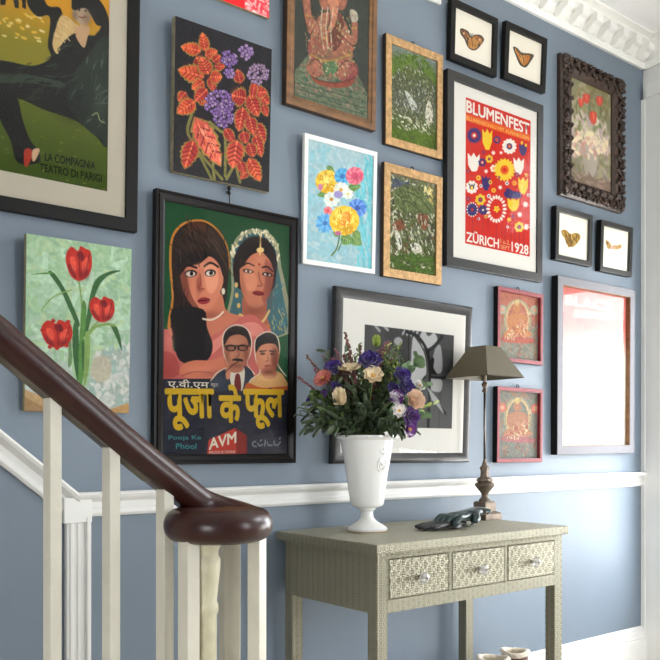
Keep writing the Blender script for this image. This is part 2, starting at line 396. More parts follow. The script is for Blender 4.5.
('v',(92,130,70),(120,156,96),(140,170,110),604,336,201,-48,14,31,0),
('v',(92,130,70),(120,156,96),(140,170,110),285,190,105,33,-25,21,0),
('v',(92,130,70),(120,156,96),(140,170,110),512,765,191,28,-33,46,0),
('v',(92,130,70),(120,156,96),(140,170,110),681,749,152,55,-49,36,0),
('v',(92,130,70),(120,156,96),(140,170,110),470,758,-84,-26,22,-19,0),
('v',(92,130,70),(120,156,96),(140,170,110),701,700,117,47,-40,28,0),
('e',(206,160,44),289,317,133,-17,3,96),
('e',(206,160,44),395,316,72,-1,-12,37),
('e',(226,190,66),376,342,59,18,-39,35),
('e',(206,160,44),340,364,34,32,-58,24),
('e',(226,190,66),294,376,3,41,-65,9),
('e',(206,160,44),247,377,-28,40,-59,-8),
('e',(226,190,66),209,365,-54,33,-43,-22),
('e',(206,160,44),187,344,-69,19,-18,-33),
('e',(226,190,66),184,318,-70,1,12,-37),
('e',(206,160,44),203,291,-58,-17,38,-34),
('e',(226,190,66),239,270,-34,-32,57,-24),
('e',(206,160,44),284,257,-3,-40,66,-9),
('e',(226,190,66),331,256,29,-41,61,8),
('e',(206,160,44),370,268,56,-34,44,23),
('e',(226,190,66),393,289,71,-19,17,34),
('e',(230,206,110),289,317,52,-7,1,29),
('e',(96,170,212),594,240,52,0,-6,19),
('e',(70,150,200),580,260,43,12,-19,16),
('e',(96,170,212),553,276,25,23,-28,11),
('e',(70,150,200),520,285,2,29,-32,4),
('e',(96,170,212),485,285,-20,30,-29,-3),
('e',(70,150,200),457,277,-39,24,-20,-11),
('e',(96,170,212),441,262,-51,14,-8,-16),
('e',(70,150,200),440,243,-52,1,5,-18),
('e',(96,170,212),453,223,-42,-12,19,-16),
('e',(70,150,200),480,208,-25,-23,28,-12),
('e',(96,170,212),513,198,-2,-29,32,-4),
('e',(70,150,200),547,198,22,-30,30,3),
('e',(96,170,212),576,206,40,-24,21,11),
('e',(70,150,200),592,221,52,-14,9,16),
('e',(60,110,170),516,242,38,-5,1,21),
('e',(226,130,146),792,211,57,-1,-9,26),
('e',(214,96,120),779,230,49,11,-25,24),
('e',(226,130,146),756,246,33,22,-38,18),
('e',(214,96,120),725,256,12,30,-45,11),
('e',(226,130,146),692,261,-10,32,-45,0),
('e',(214,96,120),661,257,-31,30,-38,-9),
('e',(226,130,146),638,247,-47,24,-26,-17),
('e',(214,96,120),625,232,-56,13,-10,-24),
('e',(226,130,146),624,214,-56,1,9,-26),
('e',(214,96,120),636,196,-48,-12,25,-25),
('e',(226,130,146),660,180,-33,-23,38,-19),
('e',(214,96,120),690,169,-12,-30,45,-11),
('e',(226,130,146),723,165,11,-33,46,-1),
('e',(214,96,120),754,168,32,-31,39,9),
('e',(226,130,146),778,178,48,-24,27,17),
('e',(214,96,120),791,193,58,-14,10,24),
('e',(200,80,110),708,213,55,-7,1,30),
('e',(206,216,214),571,360,49,0,-7,23),
('e',(226,226,214),549,385,35,16,-28,18),
('e',(206,216,214),509,400,6,26,-39,7),
('e',(226,226,214),464,400,-23,27,-34,-7),
('e',(206,216,214),434,385,-45,17,-17,-17),
('e',(226,226,214),428,361,-48,1,7,-22),
('e',(206,216,214),449,337,-34,-16,28,-18),
('e',(226,226,214),489,322,-6,-27,40,-8),
('e',(206,216,214),534,321,24,-27,35,7),
('e',(226,226,214),565,336,45,-17,17,18),
('e',(196,150,60),499,361,30,-4,1,16),
('e',(204,214,210),427,459,48,0,-7,22),
('e',(224,226,216),402,485,31,18,-30,17),
('e',(204,214,210),356,499,-1,27,-39,4),
('e',(224,226,216),310,494,-32,24,-30,-11),
('e',(204,214,210),286,473,-48,10,-7,-21),
('e',(224,226,216),294,445,-41,-9,20,-21),
('e',(204,214,210),332,424,-16,-24,37,-12),
('e',(224,226,216),381,419,17,-28,37,3),
('e',(204,214,210),419,432,42,-18,19,17),
('e',(190,140,60),356,459,29,-3,1,16),
('e',(210,214,210),658,383,35,-1,-6,16),
('e',(224,226,216),636,404,20,14,-24,11),
('e',(210,214,210),596,413,-6,20,-28,0),
('e',(224,226,216),562,404,-29,14,-16,-11),
('e',(210,214,210),554,383,-35,1,5,-16),
('e',(224,226,216),576,362,-20,-14,23,-11),
('e',(210,214,210),615,353,7,-20,28,0),
('e',(224,226,216),649,362,30,-15,16,11),
('e',(206,190,90),606,383,21,-3,0,12),
('e',(150,140,190),458,405,68,-8,2,33),
('e',(110,150,214),848,487,62,0,-6,21),
('e',(76,120,196),835,507,52,13,-20,19),
('e',(110,150,214),810,523,35,24,-30,15),
('e',(76,120,196),778,534,12,32,-36,8),
('e',(110,150,214),742,538,-11,34,-36,0),
('e',(76,120,196),710,534,-34,31,-31,-8),
('e',(110,150,214),684,523,-50,24,-20,-14),
('e',(76,120,196),671,507,-60,13,-8,-19),
('e',(110,150,214),670,488,-60,0,7,-21),
('e',(76,120,196),683,468,-51,-13,20,-19),
('e',(110,150,214),708,452,-35,-24,30,-15),
('e',(76,120,196),740,441,-13,-32,36,-8),
('e',(110,150,214),775,437,12,-35,37,0),
('e',(76,120,196),808,440,34,-31,32,8),
('e',(110,150,214),834,451,51,-24,21,15),
('e',(76,120,196),848,468,61,-14,8,19),
('e',(60,90,160),759,487,44,-5,1,24),
('e',(230,130,130),343,562,26,0,-4,13),
('e',(220,100,110),330,575,17,10,-18,11),
('e',(230,130,130),306,583,-1,14,-24,2),
('e',(220,100,110),281,580,-17,13,-18,-6),
('e',(230,130,130),268,569,-25,5,-4,-13),
('e',(220,100,110),273,554,-22,-5,12,-12),
('e',(230,130,130),293,543,-9,-13,22,-7),
('e',(220,100,110),319,540,9,-14,22,2),
('e',(230,130,130),339,548,23,-10,12,10),
('e',(200,80,90),306,561,24,-2,0,14),
('e',(110,172,216),359,672,61,0,-6,17),
('e',(84,150,204),338,697,48,19,-20,16),
('e',(110,172,216),299,716,21,31,-29,9),
('e',(84,150,204),252,723,-11,35,-30,-1),
('e',(110,172,216),210,715,-40,30,-24,-9),
('e',(84,150,204),183,696,-57,17,-10,-15),
('e',(110,172,216),179,670,-60,0,6,-17),
('e',(84,150,204),199,645,-46,-18,20,-15),
('e',(110,172,216),238,626,-21,-31,29,-9),
('e',(84,150,204),285,619,11,-35,30,0),
('e',(110,172,216),328,626,40,-30,23,9),
('e',(84,150,204),355,646,59,-18,10,15),
('e',(70,110,170),269,671,36,-4,0,20),
('e',(206,160,44),558,617,170,-18,4,120),
('e',(220,176,50),697,618,96,0,-16,48),
('e',(226,190,66),672,652,78,24,-51,43),
('e',(220,176,50),624,679,46,43,-76,30),
('e',(226,190,66),564,694,4,52,-86,10),
('e',(220,176,50),502,694,-37,51,-78,-12),
('e',(226,190,66),452,678,-71,41,-55,-30),
('e',(220,176,50),423,651,-90,22,-22,-44),
('e',(226,190,66),420,616,-92,0,16,-47),
('e',(220,176,50),445,582,-76,-23,50,-43),
('e',(226,190,66),492,555,-45,-42,75,-30),
('e',(220,176,50),552,540,-4,-52,86,-11),
('e',(226,190,66),614,540,38,-53,80,11),
('e',(220,176,50),665,555,73,-42,57,31),
('e',(226,190,66),695,583,94,-23,23,44),
('e',(224,140,50),558,617,91,-10,1,50),
('e',(230,150,60),582,577,76,-8,1,42),
('l',(206,110,50),168,[(531,567),(611,546),(642,594),(575,620)],1),
('g',60,(180,120,30),615,685,111,-11,1,42),
('g',60,(246,220,120),485,572,92,-11,1,41),
('g',60,(190,140,30),332,358,74,-9,1,32),
('g',50,(246,226,150),247,276,65,-8,1,37),
('g',50,(170,60,90),752,235,60,-7,0,29),
('s',[(196,140,30),(244,222,130)],60,369,122,[(379,526),(738,497),(744,719),(386,744)],None,53),
('s',[(190,140,40),(244,226,140)],40,320,120,[(164,252),(411,220),(416,382),(170,412)],None,54),
('e',(180,100,140),461,736,50,-5,0,18),
('e',(190,120,150),189,375,36,-4,1,28),
('n',0.05,40,7),
 ],
 'clock_photo': [
('b',[(70,70,70),(76,76,76),(84,84,84),(92,92,92)]),
('p',(60,60,60),[(227,29),(441,20),(445,424),(334,265),(227,127)],1),
('e',(170,170,170),360,129,47,-5,1,43),
('l',(170,170,170),238,[(107,-4),(158,46)],0),
('l',(170,170,170),238,[(192,-15),(244,27)],0),
('p',(196,196,196),[(516,96),(572,106),(650,219),(681,355),(674,460),(598,552),(514,557)],1),
('p',(196,196,196),[(600,52),(646,-21),(695,42),(763,-1),(804,64),(766,155),(669,179),(620,136)],1),
('p',(170,170,170),[(786,153),(845,130),(867,393),(751,411),(730,316),(758,243)],1),
('p',(170,170,170),[(713,492),(863,483),(856,609),(735,597)],1),
('l',(196,196,196),162,[(432,8),(405,51)],0),
('l',(196,196,196),171,[(479,6),(452,52)],0),
('l',(196,196,196),171,[(527,3),(500,54)],0),
('l',(196,196,196),171,[(576,1),(549,55)],0),
('l',(26,26,26),304,[(444,20),(571,56),(679,181),(721,351),(724,545),(719,1027)],1),
('l',(26,26,26),152,[(474,67),(486,1028)],0),
('l',(26,26,26),266,[(679,199),(766,138),(863,23)],1),
('l',(26,26,26),228,[(723,465),(914,462)],0),
('l',(26,26,26),190,[(726,633),(922,842)],0),
('p',(26,26,26),[(712,413),(739,263),(772,277),(766,365),(812,433)],1),
('l',(26,26,26),171,[(674,460),(598,552),(522,608)],1),
('l',(170,170,170),120,[(705,581),(827,700)],0),
('l',(170,170,170),120,[(717,609),(844,732)],0),
('l',(170,170,170),120,[(730,636),(861,764)],0),
('l',(170,170,170),120,[(742,664),(878,796)],0),
('l',(170,170,170),120,[(755,692),(895,828)],0),
('f',1),
 ],
 'blumenfest': [
('b',[(206,42,28),(206,42,28)]),
('p',(226,100,36),[(2,111),(988,103),(989,155),(2,158)],0),
('t','BLUMENFEST',(236,230,220),(10,15),(984,22),(10,101),6),
('t','BLUMENSCHAU MIT ALPENROSEN',(244,190,90),(14,126),(977,121),(14,152),1),
('e',(60,48,110),195,239,46,-2,-3,8),
('e',(60,48,110),187,252,40,6,-9,8),
('e',(60,48,110),171,263,29,13,-13,7),
('e',(60,48,110),150,272,15,19,-15,5),
('e',(60,48,110),127,277,-2,22,-17,2),
('e',(60,48,110),103,278,-17,23,-15,-1),
('e',(60,48,110),83,275,-30,20,-12,-4),
('e',(60,48,110),68,267,-40,16,-7,-6),
('e',(60,48,110),61,256,-45,10,-3,-7),
('e',(60,48,110),61,244,-44,2,4,-8),
('e',(60,48,110),70,232,-39,-6,8,-8),
('e',(60,48,110),86,220,-29,-13,12,-6),
('e',(60,48,110),106,211,-14,-18,16,-4),
('e',(60,48,110),130,206,1,-22,16,-2),
('e',(60,48,110),153,205,17,-23,15,1),
('e',(60,48,110),173,209,31,-21,13,3),
('e',(60,48,110),188,216,41,-16,8,6),
('e',(60,48,110),196,227,46,-10,2,7),
('e',(206,42,28),128,242,46,-7,0,24),
('e',(236,230,220),128,242,22,-4,0,11),
('p',(232,200,50),[(245,175),(287,202),(321,164),(354,197),(397,160),(391,244),(352,308),(299,315),(253,271)],0),
('e',(60,48,110),502,219,24,-1,-2,7),
('e',(60,48,110),492,230,16,6,-11,6),
('e',(60,48,110),472,238,3,10,-15,3),
('e',(60,48,110),450,239,-12,11,-12,-2),
('e',(60,48,110),435,233,-21,7,-6,-6),
('e',(60,48,110),433,222,-24,1,2,-7),
('e',(60,48,110),443,211,-16,-6,11,-6),
('e',(60,48,110),463,203,-3,-11,15,-3),
('e',(60,48,110),485,202,12,-11,12,2),
('e',(60,48,110),500,208,22,-7,6,6),
('e',(226,100,36),467,220,25,-3,1,13),
('e',(60,48,110),467,220,12,-1,1,6),
('e',(236,230,220),731,235,47,-3,-6,13),
('e',(236,230,220),715,253,36,10,-19,13),
('e',(236,230,220),685,267,15,19,-27,8),
('e',(236,230,220),648,274,-9,22,-27,1),
('e',(236,230,220),616,270,-31,20,-21,-6),
('e',(236,230,220),596,258,-44,13,-9,-11),
('e',(236,230,220),594,240,-46,2,5,-14),
('e',(236,230,220),609,221,-35,-9,19,-12),
('e',(236,230,220),639,207,-15,-18,27,-8),
('e',(236,230,220),675,201,9,-23,28,-1),
('e',(236,230,220),708,204,31,-20,21,6),
('e',(236,230,220),728,217,45,-14,9,11),
('e',(60,48,110),662,237,47,-6,0,24),
('e',(226,100,36),662,237,22,-3,0,12),
('p',(60,48,110),[(816,190),(852,205),(880,181),(909,200),(945,176),(941,229),(908,269),(863,275),(823,250)],0),
('e',(232,200,50),862,181,18,-2,0,13),
('e',(232,200,50),927,190,18,-3,0,12),
('e',(60,48,110),281,337,11,0,-1,4),
('e',(60,48,110),274,344,6,3,-5,2),
('e',(60,48,110),262,346,-2,6,-6,1),
('e',(60,48,110),252,344,-9,4,-3,-2),
('e',(60,48,110),250,338,-11,1,1,-3),
('e',(60,48,110),257,332,-6,-3,5,-2),
('e',(60,48,110),269,329,2,-5,6,0),
('e',(60,48,110),279,331,9,-4,3,3),
('e',(206,42,28),265,338,11,-2,1,5),
('e',(236,230,220),432,319,13,0,-1,4),
('e',(236,230,220),420,328,4,5,-8,2),
('e',(236,230,220),401,329,-9,5,-6,-2),
('e',(236,230,220),395,320,-13,1,1,-3),
('e',(236,230,220),407,311,-4,-5,8,-2),
('e',(236,230,220),426,311,8,-6,6,1),
('e',(236,230,220),413,320,13,-2,0,6),
('e',(236,230,220),547,301,11,-1,-1,3),
('e',(236,230,220),537,308,4,4,-5,2),
('e',(236,230,220),523,308,-7,5,-5,-1),
('e',(236,230,220),518,302,-10,0,1,-3),
('e',(236,230,220),528,295,-4,-4,6,-2),
('e',(236,230,220),543,294,6,-4,4,1),
('e',(236,230,220),533,301,10,-1,0,6),
('e',(232,200,50),387,371,24,-1,-4,10),
('e',(232,200,50),369,386,11,8,-19,7),
('e',(232,200,50),338,390,-10,11,-19,-1),
('e',(232,200,50),319,381,-23,6,-6,-9),
('e',(232,200,50),324,365,-18,-5,13,-10),
('e',(232,200,50),352,354,-1,-11,21,-3),
('e',(232,200,50),379,357,19,-10,14,5),
('e',(60,48,110),353,372,23,-3,0,12),
('e',(206,42,28),353,372,11,-2,0,6),
('p',(236,230,220),[(34,375),(83,396),(122,362),(162,390),(212,357),(205,430),(158,486),(96,494),(43,458)],0),
('e',(60,48,110),285,410,25,-1,-4,10),
('e',(60,48,110),269,424,15,8,-16,8),
('e',(60,48,110),241,431,-5,12,-19,1),
('e',(60,48,110),218,426,-21,9,-12,-7),
('e',(60,48,110),212,412,-25,1,4,-10),
('e',(60,48,110),228,398,-14,-8,17,-8),
('e',(60,48,110),256,391,5,-12,20,-1),
('e',(60,48,110),280,396,21,-9,11,7),
('e',(206,42,28),249,411,25,-3,0,13),
('e',(236,230,220),249,411,12,-2,0,6),
('p',(236,230,220),[(726,306),(775,327),(813,294),(852,320),(901,289),(895,359),(850,412),(789,420),(736,386)],0),
('e',(236,230,220),451,428,22,0,-4,10),
('e',(236,230,220),429,444,7,9,-19,5),
('e',(236,230,220),397,445,-14,9,-15,-5),
('e',(236,230,220),387,430,-22,1,4,-9),
('e',(236,230,220),408,415,-7,-9,19,-6),
('e',(236,230,220),440,414,15,-10,15,4),
('e',(240,170,80),419,429,22,-3,0,12),
('e',(232,200,50),686,413,68,-3,-5,13),
('e',(232,200,50),674,431,59,9,-14,13),
('e',(232,200,50),651,447,43,19,-22,11),
('e',(232,200,50),620,460,22,27,-26,7),
('e',(232,200,50),586,467,-2,31,-27,3),
('e',(232,200,50),552,467,-25,33,-26,-1),
('e',(232,200,50),522,462,-44,29,-20,-6),
('e',(232,200,50),500,451,-58,22,-13,-9),
('e',(232,200,50),489,436,-66,13,-4,-12),
('e',(232,200,50),490,418,-66,3,5,-13),
('e',(232,200,50),502,400,-57,-8,14,-12),
('e',(232,200,50),525,384,-42,-19,21,-10),
('e',(232,200,50),555,372,-22,-27,26,-8),
('e',(232,200,50),589,365,2,-32,28,-4),
('e',(232,200,50),624,364,24,-33,25,1),
('e',(232,200,50),654,369,44,-30,20,5),
('e',(232,200,50),676,380,60,-23,13,9),
('e',(232,200,50),687,395,68,-14,4,12),
('e',(226,100,36),588,416,68,-9,0,34),
('e',(206,42,28),588,416,32,-5,0,16),
('p',(60,48,110),[(241,499),(277,519),(305,490),(334,515),(371,488),(366,550),(332,597),(287,603),(247,570)],0),
('e',(236,230,220),324,464,12,0,-2,4),
('e',(236,230,220),308,474,1,6,-8,2),
('e',(236,230,220),288,471,-11,4,-3,-3),
('e',(236,230,220),293,459,-9,-3,5,-3),
('e',(236,230,220),315,455,6,-6,6,1),
('e',(236,230,220),305,465,13,-2,0,6),
('e',(232,200,50),216,525,15,0,-3,7),
('e',(232,200,50),201,536,5,6,-13,4),
('e',(232,200,50),178,537,-10,6,-10,-3),
('e',(232,200,50),171,526,-15,1,3,-6),
('e',(232,200,50),186,516,-5,-7,13,-4),
('e',(232,200,50),208,515,10,-6,11,3),
('e',(226,100,36),193,526,16,-2,0,8),
('e',(236,230,220),144,471,38,-5,0,14),
('e',(236,230,220),152,602,37,-1,-6,13),
('e',(236,230,220),132,621,24,11,-22,11),
('e',(236,230,220),96,632,-1,18,-28,3),
('e',(236,230,220),61,629,-25,16,-21,-7),
('e',(236,230,220),43,614,-37,7,-4,-13),
('e',(236,230,220),50,593,-31,-5,15,-13),
('e',(236,230,220),80,577,-12,-15,26,-7),
('e',(236,230,220),118,573,13,-18,26,2),
('e',(236,230,220),146,583,33,-13,14,10),
('e',(60,48,110),98,603,37,-5,0,19),
('e',(232,200,50),98,603,17,-3,0,9),
('e',(232,200,50),98,613,19,-3,0,9),
('e',(40,90,60),59,589,11,-1,0,8),
('e',(40,90,60),134,580,10,-1,0,8),
('e',(236,230,220),541,550,13,0,-2,4),
('e',(236,230,220),528,559,4,5,-7,2),
('e',(236,230,220),509,559,-8,6,-6,-1),
('e',(236,230,220),503,551,-13,0,2,-4),
('e',(236,230,220),516,542,-5,-5,7,-2),
('e',(236,230,220),535,541,8,-5,6,2),
('e',(236,230,220),522,550,13,-1,0,7),
('e',(232,200,50),444,583,14,-1,-3,6),
('e',(232,200,50),429,593,5,6,-12,4),
('e',(232,200,50),408,593,-10,7,-10,-2),
('e',(232,200,50),401,584,-15,0,3,-7),
('e',(232,200,50),415,573,-4,-5,13,-3),
('e',(232,200,50),437,573,10,-6,10,3),
('e',(226,100,36),422,583,15,-2,0,8),
('e',(232,200,50),272,673,32,-1,-6,14),
('e',(232,200,50),246,693,15,12,-24,9),
('e',(232,200,50),205,699,-14,15,-26,-3),
('e',(232,200,50),178,685,-32,8,-7,-12),
('e',(232,200,50),186,663,-26,-6,17,-12),
('e',(232,200,50),223,649,-1,-16,28,-4),
('e',(232,200,50),261,653,25,-13,18,8),
('e',(60,48,110),224,674,33,-4,0,17),
('e',(206,42,28),224,674,16,-2,0,8),
('p',(232,200,50),[(804,437),(849,459),(885,427),(921,454),(966,423),(961,493),(919,547),(862,554),(813,518)],0),
('e',(232,200,50),769,489,16,0,-2,5),
('e',(232,200,50),753,500,5,7,-9,3),
('e',(232,200,50),729,501,-10,7,-7,-2),
('e',(232,200,50),721,490,-16,1,2,-4),
('e',(232,200,50),737,479,-5,-6,9,-3),
('e',(232,200,50),761,479,11,-7,7,2),
('e',(226,100,36),745,490,16,-2,0,8),
('e',(60,48,110),662,554,55,3,-10,13),
('p',(232,200,50),[(635,607),(689,622),(731,596),(773,615),(827,589),(820,645),(771,689),(703,697),(645,670)],0),
('p',(60,48,110),[(598,567),(822,545),(846,585),(617,612)],1),
('e',(60,48,110),159,756,37,0,-6,15),
('e',(60,48,110),151,768,31,6,-17,14),
('e',(60,48,110),135,777,21,13,-25,11),
('e',(60,48,110),115,784,7,17,-29,6),
('e',(60,48,110),94,786,-8,19,-30,1),
('e',(60,48,110),74,784,-21,17,-25,-5),
('e',(60,48,110),58,778,-31,13,-16,-10),
('e',(60,48,110),50,768,-36,8,-6,-13),
('e',(60,48,110),50,757,-36,1,6,-15),
('e',(60,48,110),58,746,-31,-7,17,-14),
('e',(60,48,110),74,736,-21,-12,25,-11),
('e',(60,48,110),94,729,-8,-16,29,-6),
('e',(60,48,110),115,727,8,-18,30,-1),
('e',(60,48,110),135,729,21,-17,26,5),
('e',(60,48,110),151,735,31,-13,17,10),
('e',(60,48,110),159,745,37,-8,6,13),
('e',(60,48,110),104,757,38,-5,0,19),
('e',(206,42,28),104,757,18,-2,0,9),
('e',(60,48,110),60,498,10,0,-2,4),
('e',(60,48,110),49,506,4,4,-8,2),
('e',(60,48,110),34,506,-7,5,-6,-2),
('e',(60,48,110),29,499,-10,0,2,-4),
('e',(60,48,110),39,491,-3,-4,8,-2),
('e',(60,48,110),55,491,7,-5,6,2),
('e',(226,100,36),44,499,11,-2,0,5),
('e',(236,230,220),246,576,11,0,-2,4),
('e',(236,230,220),235,583,4,5,-8,3),
('e',(236,230,220),220,584,-8,4,-7,-2),
('e',(236,230,220),214,576,-10,1,2,-4),
('e',(236,230,220),225,569,-3,-5,8,-2),
('e',(236,230,220),241,569,7,-5,6,1),
('e',(60,48,110),230,576,11,-1,0,6),
('e',(236,230,220),369,633,13,-1,-2,5),
('e',(236,230,220),356,642,4,5,-9,2),
('e',(236,230,220),338,642,-9,5,-8,-2),
('e',(236,230,220),332,633,-13,1,2,-5),
('e',(236,230,220),344,625,-4,-6,10,-3),
('e',(236,230,220),363,624,8,-5,7,3),
('e',(60,48,110),350,633,13,-1,0,7),
('e',(232,200,50),390,533,13,-1,-2,5),
('e',(232,200,50),377,542,5,5,-9,2),
('e',(232,200,50),359,542,-9,6,-8,-2),
('e',(232,200,50),353,533,-13,1,2,-4),
('e',(232,200,50),365,525,-4,-6,10,-3),
('e',(232,200,50),384,524,8,-5,8,2),
('e',(60,48,110),371,533,13,-2,0,7),
('e',(60,48,110),517,480,9,0,-2,4),
('e',(60,48,110),508,487,3,3,-7,2),
('e',(60,48,110),494,487,-6,4,-5,-2),
('e',(60,48,110),490,481,-9,0,1,-4),
('e',(60,48,110),499,474,-3,-3,7,-2),
('e',(60,48,110),512,474,7,-4,6,2),
('e',(226,100,36),503,481,10,-2,0,4),
('e',(236,230,220),646,506,13,0,-2,5),
('e',(236,230,220),633,515,5,5,-10,3),
('e',(236,230,220),614,515,-9,6,-8,-2),
('e',(236,230,220),608,507,-13,0,2,-5),
('e',(236,230,220),621,498,-5,-5,10,-3),
('e',(236,230,220),640,497,9,-5,8,3),
('e',(60,48,110),627,506,13,-1,0,7),
('e',(60,48,110),808,423,15,0,-3,6),
('e',(60,48,110),793,434,5,6,-12,3),
('e',(60,48,110),770,434,-10,7,-9,-2),
('e',(60,48,110),763,424,-15,1,2,-5),
('e',(60,48,110),778,414,-5,-6,12,-3),
('e',(60,48,110),800,413,10,-6,10,3),
('e',(226,100,36),785,424,16,-2,0,8),
('e',(232,200,50),953,404,11,0,-2,5),
('e',(232,200,50),941,412,4,5,-9,3),
('e',(232,200,50),924,413,-8,4,-7,-2),
('e',(232,200,50),919,405,-12,0,1,-4),
('e',(232,200,50),930,397,-4,-4,9,-2),
('e',(232,200,50),947,397,8,-5,7,2),
('e',(60,48,110),936,405,11,-2,0,5),
('e',(232,200,50),323,782,11,0,-1,4),
('e',(232,200,50),313,789,3,5,-9,3),
('e',(232,200,50),297,789,-7,5,-7,-2),
('e',(232,200,50),292,782,-11,0,1,-4),
('e',(232,200,50),302,774,-3,-4,9,-2),
('e',(232,200,50),318,774,8,-4,7,2),
('e',(60,48,110),308,782,11,-1,0,6),
('e',(236,230,220),656,818,10,0,-1,4),
('e',(236,230,220),647,825,3,3,-7,1),
('e',(236,230,220),633,825,-6,4,-6,-2),
('e',(236,230,220),629,818,-10,0,1,-3),
('e',(236,230,220),638,812,-3,-4,7,-2),
('e',(236,230,220),652,812,6,-4,5,2),
('e',(60,48,110),642,818,10,-1,0,5),
('e',(60,48,110),751,735,12,-1,-2,4),
('e',(60,48,110),739,743,4,5,-10,2),
('e',(60,48,110),720,743,-8,5,-7,-2),
('e',(60,48,110),714,735,-12,0,2,-5),
('e',(60,48,110),727,726,-4,-5,9,-2),
('e',(60,48,110),745,726,8,-5,7,3),
('e',(226,100,36),733,735,12,-2,0,6),
('e',(60,48,110),67,689,12,0,-2,5),
('e',(60,48,110),55,698,4,5,-10,2),
('e',(60,48,110),37,698,-8,5,-8,-2),
('e',(60,48,110),31,689,-12,1,2,-4),
('e',(60,48,110),43,681,-4,-5,10,-3),
('e',(60,48,110),61,681,8,-6,8,2),
('e',(226,100,36),49,689,12,-1,0,7),
('e',(236,230,220),212,809,9,0,-1,4),
('e',(236,230,220),203,815,3,4,-7,2),
('e',(236,230,220),190,815,-6,4,-5,-1),
('e',(236,230,220),186,809,-9,0,1,-3),
('e',(236,230,220),195,803,-3,-4,7,-2),
('e',(236,230,220),208,803,6,-4,5,2),
('e',(60,48,110),199,809,9,-1,0,5),
('e',(236,230,220),991,548,11,-1,-2,4),
('e',(236,230,220),979,556,4,4,-9,2),
('e',(236,230,220),962,556,-8,5,-7,-2),
('e',(236,230,220),956,548,-11,1,2,-4),
('e',(236,230,220),968,541,-4,-5,9,-3),
('e',(236,230,220),985,540,8,-5,7,2),
('e',(60,48,110),973,548,12,-1,1,6),
('e',(236,230,220),182,748,9,-1,0,6),
('e',(236,230,220),174,769,10,-1,0,6),
('e',(236,230,220),153,788,9,-1,0,5),
('e',(236,230,220),122,800,9,-1,0,6),
('e',(236,230,220),88,804,9,-1,0,6),
('e',(236,230,220),57,799,9,-2,0,5),
('e',(236,230,220),36,785,9,-1,0,5),
('e',(236,230,220),28,765,10,-1,0,6),
('e',(236,230,220),36,744,9,-1,0,6),
('e',(236,230,220),57,726,9,-1,0,5),
('e',(236,230,220),87,713,10,-1,0,6),
('e',(236,230,220),121,709,10,-1,0,6),
('e',(236,230,220),152,715,10,-1,0,5),
('e',(236,230,220),174,728,9,-1,0,6),
('e',(60,48,110),306,740,29,0,-5,13),
('e',(60,48,110),288,757,16,9,-22,9),
('e',(60,48,110),255,763,-5,15,-25,1),
('e',(60,48,110),228,757,-24,10,-15,-9),
('e',(60,48,110),222,741,-29,0,5,-13),
('e',(60,48,110),240,725,-16,-10,22,-10),
('e',(60,48,110),272,718,6,-14,26,-1),
('e',(60,48,110),300,724,24,-10,14,9),
('e',(60,48,110),264,741,29,-4,0,15),
('e',(236,230,220),264,741,14,-2,0,7),
('e',(236,230,220),595,696,0,-9,32,-4),
('e',(236,230,220),589,723,6,-9,31,1),
('e',(236,230,220),571,749,11,-8,26,5),
('e',(236,230,220),543,771,14,-7,18,10),
('e',(236,230,220),506,787,17,-5,10,13),
('e',(236,230,220),467,795,17,-2,0,15),
('e',(236,230,220),427,796,17,0,-10,14),
('e',(236,230,220),391,787,14,4,-18,14),
('e',(236,230,220),362,772,11,5,-24,11),
('e',(236,230,220),344,750,6,8,-29,8),
('e',(236,230,220),338,725,0,8,-31,3),
('e',(236,230,220),344,698,-6,9,-29,-1),
('e',(236,230,220),362,673,-11,7,-25,-6),
('e',(236,230,220),390,651,-15,6,-19,-10),
('e',(236,230,220),425,634,-17,5,-9,-12),
('e',(236,230,220),465,626,-18,2,0,-15),
('e',(236,230,220),505,625,-17,-1,9,-15),
('e',(236,230,220),541,633,-15,-3,18,-14),
('e',(236,230,220),570,648,-11,-5,25,-11),
('e',(236,230,220),589,670,-6,-7,30,-8),
('e',(232,200,50),500,710,20,-1,-3,7),
('e',(232,200,50),474,725,2,9,-17,3),
('e',(232,200,50),443,719,-19,7,-7,-6),
('e',(232,200,50),450,701,-14,-6,12,-7),
('e',(232,200,50),485,695,10,-10,14,2),
('e',(232,200,50),470,710,21,-2,0,10),
('e',(226,100,36),470,710,10,-1,0,5),
('e',(236,230,220),954,622,19,0,-2,6),
('e',(236,230,220),935,635,6,8,-11,3),
('e',(236,230,220),907,636,-13,8,-9,-3),
('e',(236,230,220),897,623,-19,1,2,-5),
('e',(236,230,220),916,610,-6,-8,11,-3),
('e',(236,230,220),945,610,12,-8,8,2),
('e',(236,230,220),926,623,19,-2,0,10),
('e',(236,230,220),859,707,17,0,-2,5),
('e',(236,230,220),842,719,6,7,-10,3),
('e',(236,230,220),817,719,-12,7,-8,-2),
('e',(236,230,220),808,708,-17,0,2,-5),
('e',(236,230,220),825,696,-5,-7,10,-2),
('e',(236,230,220),851,696,11,-7,8,2),
('e',(236,230,220),834,708,17,-2,0,8),
('e',(232,200,50),685,763,14,0,-1,4),
('e',(232,200,50),671,773,5,5,-8,2),
('e',(232,200,50),651,773,-10,6,-7,-2),
('e',(232,200,50),644,763,-14,1,1,-4),
('e',(232,200,50),658,754,-5,-6,8,-2),
('e',(232,200,50),678,754,10,-6,7,2),
('e',(232,200,50),664,763,15,-1,0,8),
('e',(232,200,50),874,798,33,0,-5,13),
('e',(232,200,50),849,818,15,12,-24,8),
('e',(232,200,50),806,823,-13,15,-24,-2),
('e',(232,200,50),779,810,-32,7,-7,-11),
('e',(232,200,50),787,788,-27,-6,16,-11),
('e',(232,200,50),824,774,-1,-15,27,-3),
('e',(232,200,50),863,779,26,-13,17,7),
('e',(60,48,110),826,799,33,-4,0,16),
('e',(206,42,28),826,799,16,-2,0,8),
